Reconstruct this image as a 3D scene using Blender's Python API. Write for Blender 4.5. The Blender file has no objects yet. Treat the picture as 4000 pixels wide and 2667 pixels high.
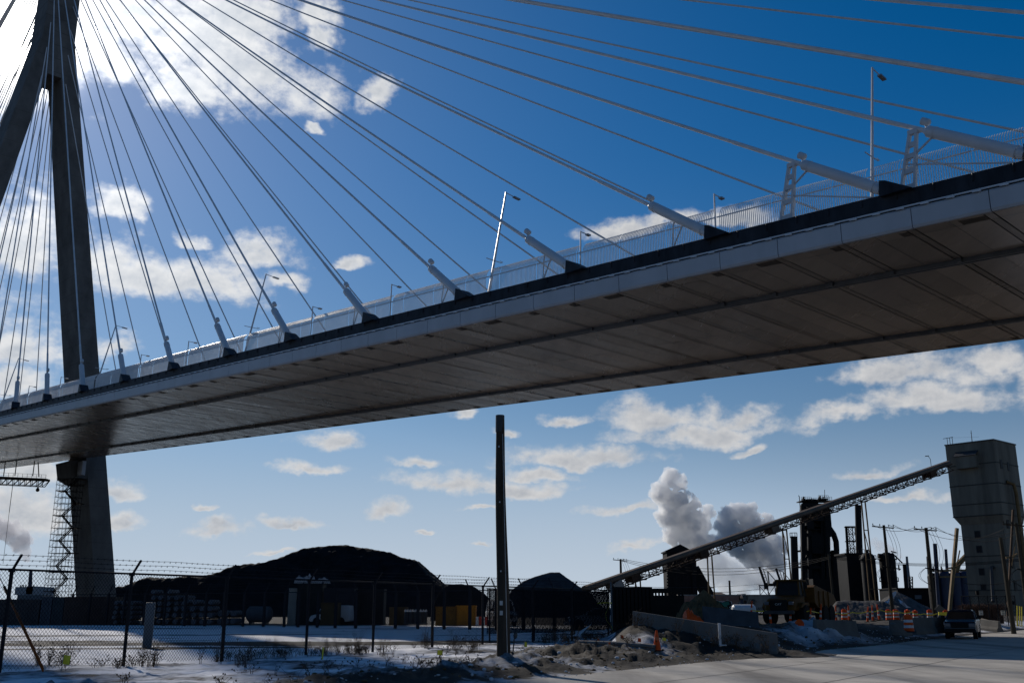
import bpy, math, random
from mathutils import Vector, Matrix, noise, Quaternion
R = math.radians
rnd = random.Random(7)
C = bpy.context.scene.collection
SC = bpy.context.scene

# ---------------------------------------------------------------- camera model
FPX = 3889.0                      # focal length in pixels of the 4000 px photograph (35 mm lens)
TH = math.atan(1041 / FPX)        # upward pitch
CT, ST = math.cos(TH), math.sin(TH)
EYE = 1.95

def ray(px, py):
    r = (px - 2000) / FPX; u = -(py - 1333.5) / FPX
    return (r, CT - u * ST, ST + u * CT)
def P(px, py, Y):                 # the world point seen at a pixel, Y metres ahead
    r = ray(px, py); k = Y / r[1]
    return Vector((r[0] * k, Y, EYE + r[2] * k))
def G(px, py, z=0.0):             # where a pixel's ray meets height z
    r = ray(px, py); k = (z - EYE) / r[2]
    return Vector((r[0] * k, r[1] * k, z))
def V(*a): return Vector(a)

# ---------------------------------------------------------------- bridge frame
UX, UY = -.7036, .7106            # along the deck, away from the camera
NX, NY = .7106, .7036             # across the deck, towards its far side
SL, H0 = .0524, 21 + EYE
def D(a, t, dz=0.0):
    return Vector((NX * a + UX * t, NY * a + UY * t, H0 + SL * t + dz))
def Dz(a, t, z):
    return Vector((NX * a + UX * t, NY * a + UY * t, z))
UV = Vector((UX, UY, SL)).normalized()
NV = Vector((NX, NY, 0))

# ---------------------------------------------------------------- mesh builder
class MB:
    def __init__(s): s.v = []; s.f = []; s.m = []; s.mi = 0; s.val = None
    def add(s, vs, fs):
        b = len(s.v); s.v += [tuple(p) for p in vs]
        s.f += [tuple(b + i for i in q) for q in fs]; s.m += [s.mi] * len(fs); return s
    def hexa(s, c):               # 8 corners: bottom 4 ccw, top 4 ccw
        return s.add(c, [(3, 2, 1, 0), (4, 5, 6, 7), (0, 1, 5, 4), (1, 2, 6, 5), (2, 3, 7, 6), (3, 0, 4, 7)])
    def box(s, c, d, rz=0.0, top=1.0, M=None):
        x, y, z = d[0] / 2, d[1] / 2, d[2] / 2; cs, sn = math.cos(rz), math.sin(rz); o = []
        for zz, k in ((-z, 1), (z, top)):
            for sx, sy in ((-1, -1), (1, -1), (1, 1), (-1, 1)):
                p = Vector((sx * x * k, sy * y * k, zz))
                p = Vector((p.x * cs - p.y * sn, p.x * sn + p.y * cs, p.z)) + Vector(c)
                o.append(M @ p if M else p)
        return s.hexa(o)
    def beam(s, p, q, w, h=None, up=(0, 0, 1)):
        p, q = Vector(p), Vector(q); h = h or w; d = (q - p)
        if d.length < 1e-6: return s
        d.normalize(); u = Vector(up)
        if abs(d.dot(u)) > .97: u = Vector((1, 0, 0)) if abs(d.x) < .9 else Vector((0, 1, 0))
        a = d.cross(u).normalized() * w / 2; b = a.cross(d).normalized() * h / 2
        return s.hexa([p - a - b, p + a - b, p + a + b, p - a + b, q - a - b, q + a - b, q + a + b, q - a + b])
    def tube(s, pts, r, n=8, cap=True):
        pts = [Vector(p) for p in pts]; k = len(pts)
        rr = r if isinstance(r, (list, tuple)) else [r] * k
        vs = []; fs = []; ref = None
        for i, p in enumerate(pts):
            d = (pts[min(i + 1, k - 1)] - pts[max(i - 1, 0)]).normalized()
            if ref is None:
                ref = Vector((0, 0, 1)) if abs(d.z) < .9 else Vector((1, 0, 0))
            a = (ref - d * ref.dot(d)).normalized(); ref = a; b = d.cross(a)
            for j in range(n):
                t = 2 * math.pi * j / n
                vs.append(p + (a * math.cos(t) + b * math.sin(t)) * rr[i])
        for i in range(k - 1):
            for j in range(n):
                j2 = (j + 1) % n
                fs.append((i * n + j, i * n + j2, (i + 1) * n + j2, (i + 1) * n + j))
        if cap:
            fs.append(tuple(range(n - 1, -1, -1))); fs.append(tuple((k - 1) * n + j for j in range(n)))
        return s.add(vs, fs)
    def lathe(s, prof, c=(0, 0, 0), n=20, ax=None):
        c = Vector(c); vs = []; fs = []; k = len(prof)
        for r, z in prof:
            for j in range(n):
                t = 2 * math.pi * j / n; p = Vector((r * math.cos(t), r * math.sin(t), z))
                if ax: p = ax @ p
                vs.append(c + p)
        for i in range(k - 1):
            for j in range(n):
                j2 = (j + 1) % n; fs.append((i * n + j, i * n + j2, (i + 1) * n + j2, (i + 1) * n + j))
        fs.append(tuple(range(n - 1, -1, -1))); fs.append(tuple((k - 1) * n + j for j in range(n)))
        return s.add(vs, fs)
    def prism(s, poly, e):        # planar polygon (3D points) extruded by vector e
        poly = [Vector(p) for p in poly]; e = Vector(e); n = len(poly)
        fs = [tuple(range(n - 1, -1, -1)), tuple(range(n, 2 * n))]
        fs += [(i, (i + 1) % n, n + (i + 1) % n, n + i) for i in range(n)]
        return s.add(poly + [p + e for p in poly], fs)
    def ball(s, c, r, n=10, sq=(1, 1, 1)):
        prof = [(max(1e-3, math.sin(math.pi * i / n)) * r, -math.cos(math.pi * i / n) * r) for i in range(n + 1)]
        b = len(s.v); s.lathe(prof, (0, 0, 0), n * 2)
        for i in range(b, len(s.v)):
            v = s.v[i]; s.v[i] = (c[0] + v[0] * sq[0], c[1] + v[1] * sq[1], c[2] + v[2] * sq[2])
        return s
    def quad(s, a, b, c, d): return s.add([a, b, c, d], [(0, 1, 2, 3)])
    def base(s):
        xs = [p[0] for p in s.v]; ys = [p[1] for p in s.v]; zs = [p[2] for p in s.v]
        return Vector(((min(xs) + max(xs)) / 2, (min(ys) + max(ys)) / 2, min(zs)))

OFF = {}                          # world offset of an object's local frame while building

def build(mb, name, mats, parent=None, smooth=False, origin=None, bevel=0):
    if parent is not None: off = OFF[parent.name]
    elif origin is not None: off = Vector(origin)
    else: off = mb.base()
    me = bpy.data.meshes.new(name)
    me.from_pydata([(v[0] - off.x, v[1] - off.y, v[2] - off.z) for v in mb.v], [], mb.f)
    if not isinstance(mats, (list, tuple)): mats = [mats]
    for m in mats: me.materials.append(m)
    if len(mats) > 1: me.polygons.foreach_set('material_index', mb.m)
    if smooth:
        me.shade_smooth() if smooth is True else me.shade_smooth()
    me.update()
    o = bpy.data.objects.new(name, me); C.objects.link(o)
    if smooth and smooth is not True:
        md = o.modifiers.new('sharp', 'EDGE_SPLIT'); md.split_angle = R(smooth)
    if bevel:
        b = o.modifiers.new('bevel', 'BEVEL'); b.width = bevel; b.segments = 2; b.limit_method = 'ANGLE'; b.angle_limit = R(40)
    if parent is not None: o.parent = parent; OFF[o.name] = off
    else: o.location = off; OFF[o.name] = off
    return o
def tag(o, label=None, cat=None, group=None, kind=None):
    if label: o['label'] = label
    if cat: o['category'] = cat
    if group: o['group'] = group
    if kind: o['kind'] = kind
    return o
def thing(name, label, cat, loc=(0, 0, 0), group=None):
    o = bpy.data.objects.new(name, None); C.objects.link(o); o.location = loc; o.empty_display_size = .3
    OFF[o.name] = Vector(loc); return tag(o, label, cat, group)
def place(o, loc, rz=0.0, sc=1.0):
    o.location = loc; o.rotation_euler = (0, 0, rz); o.scale = (sc, sc, sc); return o
def dup(root, loc, rz=None, label=None, group=None, sc=None):
    r = root.copy(); C.objects.link(r); r.location = loc
    if rz is not None: r.rotation_euler = (0, 0, rz)
    if sc is not None: r.scale = (sc, sc, sc)
    if label: r['label'] = label
    if group: r['group'] = group
    for ch in list(root.children):
        c = ch.copy(); C.objects.link(c); c.parent = r
        for g in list(ch.children):
            d = g.copy(); C.objects.link(d); d.parent = c
    return r

# ---------------------------------------------------------------- materials
MATS = {}
def nodes(m):
    m.use_nodes = True; nt = m.node_tree; nt.nodes.clear()
    return nt, nt.nodes, nt.links
def mat(name, col, rough=.7, var=.2, scale=2.0, metal=0.0, bump=0.0, bscale=None, spec=None, stretch=(1, 1, 1), col2=None, detail=6.0, alpha=None, thr=None):
    if name in MATS: return MATS[name]
    m = bpy.data.materials.new(name); nt, N, L = nodes(m)
    out = N.new('ShaderNodeOutputMaterial'); b = N.new('ShaderNodeBsdfPrincipled'); L.new(b.outputs[0], out.inputs[0])
    b.inputs['Roughness'].default_value = rough; b.inputs['Metallic'].default_value = metal
    b.inputs['Specular IOR Level'].default_value = (.12 if rough > .54 else .4) if spec is None else spec
    tc = N.new('ShaderNodeTexCoord'); mp = N.new('ShaderNodeMapping'); mp.inputs['Scale'].default_value = stretch
    L.new(tc.outputs['Object'], mp.inputs[0])
    nz = N.new('ShaderNodeTexNoise'); nz.inputs['Scale'].default_value = scale; nz.inputs['Detail'].default_value = detail
    nz.inputs['Roughness'].default_value = .62
    L.new(mp.outputs[0], nz.inputs['Vector'])
    mr = N.new('ShaderNodeMapRange'); lo, hi = thr or (.3, .7)
    mr.inputs['From Min'].default_value = lo; mr.inputs['From Max'].default_value = hi
    L.new(nz.outputs['Fac'], mr.inputs['Value'])
    mx = N.new('ShaderNodeMix'); mx.data_type = 'RGBA'
    c2 = col2 or tuple(min(1, c * (1 + var)) for c in col)
    c1 = tuple(c * (1 - var) for c in col) if not col2 else col
    mx.inputs['A'].default_value = (*c1, 1); mx.inputs['B'].default_value = (*c2, 1)
    L.new(mr.outputs[0], mx.inputs['Factor']); L.new(mx.outputs['Result'], b.inputs['Base Color'])
    if bump:
        bp = N.new('ShaderNodeBump'); bp.inputs['Strength'].default_value = bump; bp.inputs['Distance'].default_value = .05
        n2 = N.new('ShaderNodeTexNoise'); n2.inputs['Scale'].default_value = bscale or scale * 4; n2.inputs['Detail'].default_value = 5
        L.new(tc.outputs['Object'], n2.inputs['Vector']); L.new(n2.outputs['Fac'], bp.inputs['Height']); L.new(bp.outputs[0], b.inputs['Normal'])
    MATS[name] = m; return m

M = {}
M['white_steel'] = mat('painted_white_steel', (.52, .54, .57), .38, .08, .6)
M['cable'] = mat('cable_sheath', (.62, .62, .63), .42, .12, .8)
M['fascia'] = mat('fascia_white_paint', (.40, .41, .435), .45, .10, .35, stretch=(1, 1, .4))
M['black_barrier'] = mat('dark_barrier_coating', (.022, .025, .032), .55, .5, .9, stretch=(1, 1, .3))
M['dark_steel'] = mat('dark_steel', (.03, .031, .034), .5, .3, 1)
M['black_steel'] = mat('sooty_black_steel', (.008, .008, .0085), .6, .4, .4)
M['rust_steel'] = mat('rusty_dark_steel', (.035, .026, .021), .8, .45, .5, col2=(.09, .05, .03))
M['galv'] = mat('galvanised_steel', (.30, .31, .33), .4, .2, 3, metal=.7)
M['screen'] = mat('screen_bar_paint', (.68, .69, .71), .4, .06, 1)
M['conc'] = mat('pylon_concrete', (.135, .132, .128), .9, .35, .22, bump=.2, bscale=3, stretch=(1, 1, .6))
M['conc_barrier'] = mat('barrier_concrete', (.125, .12, .112), .9, .25, 1.2, bump=.25, bscale=14, stretch=(1, 1, .35))
M['wood'] = mat('weathered_pole_wood', (.055, .042, .032), .9, .45, 4, stretch=(1, 1, .06), bump=.4, bscale=20)
M['wood_grey'] = mat('grey_pole_wood', (.05, .044, .034), .9, .4, 4, stretch=(1, 1, .06))
M['coal'] = mat('coal_heap', (.011, .011, .012), .95, .5, .25, bump=.6, bscale=1.5, spec=.08)
M['gravel'] = mat('grey_gravel', (.085, .082, .08), .95, .35, 1.5, bump=.8, bscale=9, spec=.1)
M['sand'] = mat('brown_dirt', (.10, .066, .034), .95, .4, 1.0, bump=.8, bscale=4, spec=.1)
M['chain'] = mat('chain_link_wire', (.015, .016, .02), .8, .2, 8, spec=0.0)
M['post'] = mat('fence_post_steel', (.013, .014, .018), .65, .25, 5)
M['rubber'] = mat('tyre_rubber', (.012, .012, .012), .85, .3, 6)
M['dull_glass'] = mat('dusty_window_glass', (.012, .014, .016), .5, .3, 2, spec=.15)
M['glass'] = mat('dark_glass', (.01, .013, .016), .06, .1, 1, spec=.8)
M['yellow'] = mat('machine_yellow', (.095, .046, .01), .65, .25, 1.2)
M['orange'] = mat('safety_orange', (.62, .075, .012), .55, .15, 3)
M['white'] = mat('white_plastic', (.55, .55, .55), .5, .1, 3)
M['tape'] = mat('yellow_tape', (.70, .58, .03), .5, .1, 3)
M['red'] = mat('red_paint', (.45, .05, .03), .55, .2, 2)
M['snow'] = mat('snow', (.50, .51, .54), .7, .12, 2, bump=.4, bscale=6)
M['cladding'] = mat('stained_grey_cladding', (.165, .15, .12), .8, .42, .35, stretch=(1, 1, .12))
M['cladding_side'] = M['cladding']
M['tan_steel'] = mat('tan_painted_steel', (.17, .11, .05), .6, .25, .8)
M['conv_cover'] = mat('weathered_conveyor_cover', (.135, .098, .072), .7, .3, .5)
M['blue_grey'] = mat('blue_grey_paint_and_haze', (.07, .095, .12), .5, .15, .5)
M['dark_blue'] = mat('dark_blue_paint', (.011, .017, .045), .5, .3, .5)
M['truck_blue'] = mat('dark_blue_car_paint', (.010, .017, .032), .25, .1, 1, spec=.45)
M['car_white'] = mat('white_car_paint', (.62, .63, .66), .25, .05, 1)
M['hopper'] = mat('hopper_car_paint', (.22, .20, .18), .7, .3, .6, stretch=(1, 1, .2))
M['pink_rust'] = mat('pinkish_rusty_paint', (.26, .15, .12), .7, .3, .6)
M['green_paint'] = mat('green_spray_paint', (.03, .16, .12), .6, .15, 1)
M['black_paint'] = mat('black_spray_paint', (.01, .01, .01), .6, .15, 1)
M['weed'] = mat('dry_weed_stalks', (.07, .045, .028), .9, .4, 2)
M['brush'] = mat('dry_brush', (.10, .06, .045), .9, .4, 2)
M['crate'] = mat('yellow_box_paint', (.14, .068, .008), .6, .25, 1)
M['pale'] = mat('pale_concrete_bundle', (.11, .115, .13), .8, .2, 2)
M['chrome'] = mat('bright_chrome', (.6, .6, .62), .15, .05, 2, metal=1)
# ---------------------------------------------------------------- camera, sun, sky
cam = bpy.data.cameras.new('camera'); co = bpy.data.objects.new('camera', cam); C.objects.link(co)
cam.sensor_width = 36; cam.lens = 36 * FPX / 4000; cam.clip_start = .2; cam.clip_end = 20000
co.location = (0, 0, EYE); co.rotation_euler = (math.pi / 2 + TH, 0, 0); SC.camera = co
SUN_AZ, SUN_EL = R(-29.0), R(28.4)
sdir = Vector((math.cos(SUN_EL) * math.sin(SUN_AZ), math.cos(SUN_EL) * math.cos(SUN_AZ), math.sin(SUN_EL)))
sl = bpy.data.lights.new('sun', 'SUN'); sl.energy = 5.0; sl.angle = R(.53); sl.color = (1, .93, .84)
so = bpy.data.objects.new('sun', sl); C.objects.link(so); so.rotation_mode = 'QUATERNION'
so.rotation_quaternion = sdir.to_track_quat('Z', 'Y'); so.location = (-60, 100, 80)

W = bpy.data.worlds.new('World'); SC.world = W; W.use_nodes = True
nt = W.node_tree; N = nt.nodes; L = nt.links; N.clear()
def nd(t, **k):
    n = N.new(t)
    for a, b in k.items(): setattr(n, a, b)
    return n
def sock(x, inp):
    if isinstance(x, (int, float)): inp.default_value = x
    elif isinstance(x, (tuple, list)): inp.default_value = x
    else: L.new(x, inp)
def mth(op, a, b=None, c=None, clamp=False):
    n = nd('ShaderNodeMath', operation=op); n.use_clamp = clamp
    for i, x in enumerate((a, b, c)):
        if x is not None: sock(x, n.inputs[i])
    return n.outputs[0]
def vm(op, a, b=None, o=0):
    n = nd('ShaderNodeVectorMath', operation=op); sock(a, n.inputs[0])
    if b is not None: sock(b, n.inputs[1])
    return n.outputs[o]
def rng(x, a, b, c=0., d=1., kind='SMOOTHSTEP'):
    n = nd('ShaderNodeMapRange', interpolation_type=kind); sock(x, n.inputs[0])
    for i, q in enumerate((a, b, c, d)): sock(q, n.inputs[i + 1])
    return n.outputs[0]
def fbm(v, s, det=8, ro=.55, off=(0, 0, 0)):
    n = nd('ShaderNodeTexNoise'); L.new(vm('ADD', v, off), n.inputs['Vector'])
    n.inputs['Scale'].default_value = s; n.inputs['Detail'].default_value = det; n.inputs['Roughness'].default_value = ro
    return n
def mixc(f, a, b, bt='MIX'):
    n = nd('ShaderNodeMix', data_type='RGBA', blend_type=bt); sock(f, n.inputs['Factor'])
    sock(a, n.inputs['A']); sock(b, n.inputs['B']); return n.outputs['Result']
out = nd('ShaderNodeOutputWorld'); bg = nd('ShaderNodeBackground'); L.new(bg.outputs[0], out.inputs[0])
SKY = .10; bg.inputs['Strength'].default_value = SKY
sky = nd('ShaderNodeTexSky', sky_type='NISHITA'); sky.sun_disc = False
sky.sun_elevation = SUN_EL; sky.sun_rotation = SUN_AZ; sky.air_density = 1.0; sky.dust_density = .15; sky.ozone_density = 2.0
tc = nd('ShaderNodeTexCoord'); dvec = vm('NORMALIZE', tc.outputs['Generated'])
sx = nd('ShaderNodeSeparateXYZ'); L.new(dvec, sx.inputs[0])
az = mth('ARCTAN2', sx.outputs[0], sx.outputs[1]); el = mth('ARCSINE', sx.outputs[2])
cv = nd('ShaderNodeCombineXYZ'); L.new(az, cv.inputs[0]); L.new(mth('MULTIPLY', el, 1.35), cv.inputs[1]); vv = cv.outputs[0]
# clouds: soft cores at fixed bearings and elevations, torn by fractal noise
w1 = fbm(vv, 9, 5, .6); warp = vm('SCALE', vm('SUBTRACT', w1.outputs['Color'], (.5, .5, .5))); warp.node.inputs[3].default_value = .085
wv = vm('ADD', vv, warp)
CL = [(330,60,240,120),(480,110,180,100),(600,185,160,75),(560,50,140,90),(420,200,120,50),(230,110,90,80),(100,60,110,110),(720,40,50,40),(745,90,35,25),
 (865,225,42,36),(715,300,20,10),(60,560,130,115),(255,475,60,36),(330,640,130,75),(450,650,160,70),(580,590,115,48),(440,545,45,25),(655,650,50,28),(230,590,90,60),
 (800,595,32,15),(60,800,120,80),(250,810,50,35),(40,880,80,60),(1420,525,95,32),(1540,510,60,22),(1700,500,80,24),
 (760,1010,82,27),(1050,960,28,18),(1160,1000,30,10),(725,1085,64,16),(285,1112,56,26),(290,1190,46,20),(1040,1112,140,30),(960,1060,62,16),(1185,1125,105,22),(1240,1088,70,15),
 (1320,1050,165,26),(1530,950,120,40),(1630,990,185,30),(1300,960,55,18),(1700,960,75,30),(1740,1030,40,12),
 (2080,870,160,52),(2280,820,95,42),(2130,925,190,36),(1930,962,105,26),(2360,870,40,55),(1980,1093,88,15),(2090,1152,118,13),(1430,1180,76,15),(1470,1253,55,13),
 (480,1215,86,17),(660,1203,74,13),(880,1182,46,22),(1095,1249,24,6),(450,1170,22,8),(60,1170,100,70),(60,1080,80,40),(640,1270,50,7),(980,1237,16,5),(1100,1180,40,8),
 (2500,700,200,80),(-200,700,260,160),(-150,100,240,200),(-250,1100,200,100),(2600,1000,200,60),(3000,300,300,120),(-700,400,300,200)]
K = 4000 / 2352
def aev(px, py):
    d = Vector(ray(px, py)).normalized(); return math.atan2(d.x, d.y), math.asin(d.z) * 1.35
m = None
for cx, cy, rx, ry in CL:
    a0, e0 = aev(cx * K, cy * K); a1, e1 = aev((cx + rx) * K, cy * K); a2, e2 = aev(cx * K, (cy - ry) * K)
    ra = math.hypot(a1 - a0, e1 - e0); re = math.hypot(a2 - a0, e2 - e0)
    if cy > 900: ra *= 1.04; re *= 1.16; e0 -= re * .12
    q = vm('MULTIPLY', vm('SUBTRACT', wv, (a0, e0, 0)), (1 / ra, 1 / re, 0))
    if cy > 420: q = vm('MINIMUM', q, vm('MULTIPLY', q, (1, 1.9, 1)))      # flatter bases
    ln = vm('LENGTH', q, None, 1)
    m = ln if m is None else mth('MINIMUM', m, ln)
core = mth('SUBTRACT', 1.0, m)                        # 1 in a cloud's heart, 0 at its rim
n1 = fbm(vv, 16, 10, .58, (3.1, 1.7, 0)); n2 = fbm(vv, 55, 8, .6, (7.3, 2.9, 0))
tex = mth('ADD', mth('MULTIPLY', mth('SUBTRACT', n1.outputs[0], .5), 2.4), mth('MULTIPLY', mth('SUBTRACT', n2.outputs[0], .5), 1.25))
dens = mth('ADD', core, tex)
alpha = mth('MULTIPLY', rng(dens, -.38, .70), rng(core, -.9, -.3))
cosun = vm('DOT_PRODUCT', dvec, tuple(sdir), 1)
glow = mth('POWER', mth('MAXIMUM', cosun, 0.0), 26.0); aur = mth('POWER', mth('MAXIMUM', cosun, 0.0), 2500.0); aur2 = mth('POWER', mth('MAXIMUM', cosun, 0.0), 160.0)
thick = rng(dens, .15, 1.0)
n1b = fbm(vm('ADD', vv, (-.006, .012, 0)), 16, 10, .58, (3.1, 1.7, 0)); n2b = fbm(vm('ADD', vv, (-.002, .0045, 0)), 55, 8, .6, (7.3, 2.9, 0))
slope = mth('ADD', mth('MULTIPLY', mth('SUBTRACT', n1.outputs[0], n1b.outputs[0]), 2.2), mth('MULTIPLY', mth('SUBTRACT', n2.outputs[0], n2b.outputs[0]), 1.0))
lit = mth('ADD', slope, mth('MULTIPLY_ADD', thick, -.45, .95), None, True)
ccol = mixc(lit, (6.0, 6.6, 7.6, 1), (11.2, 11.2, 11.3, 1))
gl = mth('ADD', mth('MULTIPLY_ADD', glow, .42, .78), mth('MULTIPLY', aur2, .9))
cc = vm('SCALE', ccol); L.new(gl, cc.node.inputs[3])
hs = nd('ShaderNodeHueSaturation'); hs.inputs['Saturation'].default_value = 1.42; hs.inputs['Value'].default_value = .82; L.new(vm('MULTIPLY', sky.outputs[0], (.93, .965, 1.06)), hs.inputs['Color'])
bw = nd('ShaderNodeRGBToBW'); L.new(sky.outputs[0], bw.inputs[0])
low = vm('SCALE', (.47, .745, 1.12)); L.new(mth('MINIMUM', bw.outputs[0], 7.0), low.node.inputs[3])     # air near the horizon: pale grey blue
low2 = vm('SCALE', (1.05, 1.18, 1.32)); L.new(mth('MINIMUM', bw.outputs[0], 7.5), low2.node.inputs[3])
skyc = mixc(rng(el, .20, -.03, 0., .9), mixc(rng(el, .46, -.02, 0., 1.), hs.outputs[0], low), low2)
final = mixc(alpha, skyc, cc)
ex = vm('SCALE', (1.0, .97, .92)); L.new(mth('MULTIPLY_ADD', aur, 150.0, mth('MULTIPLY', aur2, 1.0)), ex.node.inputs[3])
haz = vm('SCALE', (.55, .80, 1.0)); L.new(mth('MULTIPLY', mth('POWER', mth('MAXIMUM', cosun, 0.0), 9.0), .9), haz.node.inputs[3])
fin2 = vm('ADD', vm('ADD', final, haz), ex)
L.new(fin2, bg.inputs['Color'])
W.cycles.sampling_method = 'MANUAL'; W.cycles.sample_map_resolution = 1024
SC.view_settings.view_transform = 'Standard'; SC.view_settings.look = 'None'; SC.view_settings.exposure = -.5; SC.view_settings.gamma = 1
SC.render.engine = 'CYCLES'
SC.cycles.max_bounces = 6; SC.cycles.diffuse_bounces = 3; SC.cycles.volume_bounces = 6; SC.cycles.transparent_max_bounces = 8
SC.cycles.volume_step_rate = 1.0
# ---------------------------------------------------------------- the cable-stayed bridge
def soffit_mat():
    m = bpy.data.materials.new('soffit_painted_steel'); nt, N, L = nodes(m)
    o = N.new('ShaderNodeOutputMaterial'); b = N.new('ShaderNodeBsdfPrincipled'); L.new(b.outputs[0], o.inputs[0])
    at = N.new('ShaderNodeAttribute'); at.attribute_name = 'tone'
    tc = N.new('ShaderNodeTexCoord'); mp = N.new('ShaderNodeMapping'); mp.inputs['Rotation'].default_value = (0, 0, R(-44.7)); mp.inputs['Scale'].default_value = (.35, .06, .3)
    L.new(tc.outputs['Object'], mp.inputs[0])
    n1 = N.new('ShaderNodeTexNoise'); n1.inputs['Scale'].default_value = 1.6; n1.inputs['Detail'].default_value = 7; n1.inputs['Roughness'].default_value = .65; L.new(mp.outputs[0], n1.inputs[0])
    n2 = N.new('ShaderNodeTexNoise'); n2.inputs['Scale'].default_value = .3; n2.inputs['Detail'].default_value = 8; n2.inputs['Roughness'].default_value = .7; L.new(tc.outputs['Object'], n2.inputs[0])
    r = N.new('ShaderNodeMapRange'); r.inputs[1].default_value = .3; r.inputs[2].default_value = .7; r.inputs[3].default_value = .86; r.inputs[4].default_value = 1.12; L.new(n1.outputs[0], r.inputs[0])
    st = N.new('ShaderNodeMapRange'); st.inputs[1].default_value = .64; st.inputs[2].default_value = .80; L.new(n2.outputs[0], st.inputs[0])
    mu = N.new('ShaderNodeMath'); mu.operation = 'MULTIPLY'; L.new(r.outputs[0], mu.inputs[0]); L.new(at.outputs['Fac'], mu.inputs[1])
    sc = N.new('ShaderNodeVectorMath'); sc.operation = 'SCALE'; sc.inputs[0].default_value = (.36, .28, .212); L.new(mu.outputs[0], sc.inputs[3])
    mx = N.new('ShaderNodeMix'); mx.data_type = 'RGBA'; L.new(st.outputs[0], mx.inputs['Factor']); L.new(sc.outputs[0], mx.inputs['A']); mx.inputs['B'].default_value = (.11, .085, .065, 1)
    L.new(mx.outputs['Result'], b.inputs['Base Color'])
    rr = N.new('ShaderNodeMapRange'); rr.inputs[1].default_value = .3; rr.inputs[2].default_value = .7; rr.inputs[3].default_value = .19; rr.inputs[4].default_value = .30; L.new(n1.outputs[0], rr.inputs[0])
    L.new(rr.outputs[0], b.inputs['Roughness']); b.inputs['Specular IOR Level'].default_value = .75
    return m
M['soffit'] = soffit_mat()
A0, A1, AX, TT = 57.0, 90.0, 73.5, 236.0
PS = 4.56
bridge = thing('cable_stayed_bridge', 'huge pale cable-stayed bridge crossing the whole sky above the yard', 'bridge', D(A0, 30).to_tuple()[:2] + (0,))
# deck body (a shallow hollow slab) and its soffit of glossy painted panels
mb = MB()
T0, T1 = -93.0, 560.0
def slab(mb, a0, a1, z0, z1, t0=T0, t1=T1):
    mb.hexa([D(a0, t0, z0), D(a1, t0, z0), D(a1, t1, z0), D(a0, t1, z0), D(a0, t0, z1), D(a1, t0, z1), D(a1, t1, z1), D(a0, t1, z1)])
slab(mb, A0 + .25, A1 - .25, .14, 1.55)
build(mb, 'deck', M['dark_steel'], bridge)
mb = MB(); tone = []
t = 32.15 - PS * 27
cols = [(57.12, 58.3), (58.33, 64.55), (65.1, 73.4), (73.43, 82.1), (82.75, 88.9), (88.93, 89.9)]
while t < 470:
    for (c0, c1) in cols:
        for (p0, p1, base) in ((t + .045, t + .5, .74), (t + .56, t + 2.5, 1.0), (t + 2.53, t + PS - .045, .96)):
            tl = rnd.gauss(0, .006); tw = rnd.gauss(0, .004); k = base * rnd.uniform(.8, 1.12)
            z = .0 if base > .9 else .012
            mb.quad(D(c0, p0, z + tl - tw), D(c0, p1, z - tl - tw), D(c1, p1, z - tl + tw), D(c1, p0, z + tl + tw)); tone.append(k)
    t += PS
o = build(mb, 'soffit', M['soffit'], bridge)
at = o.data.attributes.new('tone', 'FLOAT', 'FACE'); at.data.foreach_set('value', tone)
for a in (64.82, 82.42):          # inspection rails under the deck
    mb = MB(); mb.beam(D(a - .16, T0, -.12), D(a - .16, T1, -.12), .12, .34); mb.beam(D(a + .16, T0, -.12), D(a + .16, T1, -.12), .12, .34)
    t = 32.15 - PS * 27
    while t < 300:
        mb.beam(D(a - .42, t + .25, -.1), D(a + .42, t + .25, -.1), .3, .3); t += PS
    build(mb, 'inspection_rail', mat('rail_grey_paint', (.16, .16, .16), .45, .2, 1), bridge)
t = 32.15 - PS * 19
for e0 in (57.35, 88.75):          # drain grilles let into the soffit along both edges
    t = 32.15 - PS * 9; k = 0
    while t < 215:
        mb = MB(); w_ = 1.5 if k % 3 == 0 else .55
        for q in range(5): mb.beam(D(e0 + .15 + q * .16, t + .55, -.012), D(e0 + .15 + q * .16, t + .55 + w_, -.012), .07, .03)
        mb.beam(D(e0 + .1, t + .56, -.012), D(e0 + .85, t + .56, -.012), .05, .03); mb.beam(D(e0 + .1, t + .54 + w_, -.012), D(e0 + .85, t + .54 + w_, -.012), .05, .03)
        build(mb, 'soffit_grille', mat('grille_brown_grey', (.14, .115, .09), .6, .2, 2), bridge); t += PS; k += 1
t = 32.15 - PS * 19
for i in range(62):               # near edge fascia panels, each with a gap to the next
    mb = MB(); g = .022
    prof = [(A0 - .02, .0), (A0 - .10, .16), (A0 - .10, 1.22), (A0 - .02, 1.34), (A0 + .2, 1.34), (A0 + .2, .0)]
    mb.prism([D(a, t + g, z) for a, z in prof], UV * (PS - g * 2) / 1.0)
    build(mb, 'fascia_panel', M['fascia'], bridge); t += PS
mb = MB()
mb.beam(D(A0 - .07, T0, 1.46), D(A0 - .07, T1, 1.46), .10, .09)
t = -45
while t < 230:
    mb.beam(D(A0 - .16, t, 1.36), D(A0 - .16, t + .5, 1.38), .08, .1); mb.beam(D(A0 - .1, t + .1, 1.30), D(A0 - .1, t + .1, 1.5), .1, .1); t += 1.52
build(mb, 'edge_rail', M['white_steel'], bridge)
mb = MB(); slab(mb, A0 + .02, A0 + .42, 1.56, 2.60)
t = -40
while t < 240:
    mb.beam(D(A0 - .0, t, 2.1), D(A0 + .0, t, 2.58), .12, .06); t += 2.28
build(mb, 'edge_barrier', M['black_barrier'], bridge)
mb = MB(); slab(mb, A1 - .42, A1 - .02, 1.56, 2.6); slab(mb, A1 - .2, A1, .0, 1.34)
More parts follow.
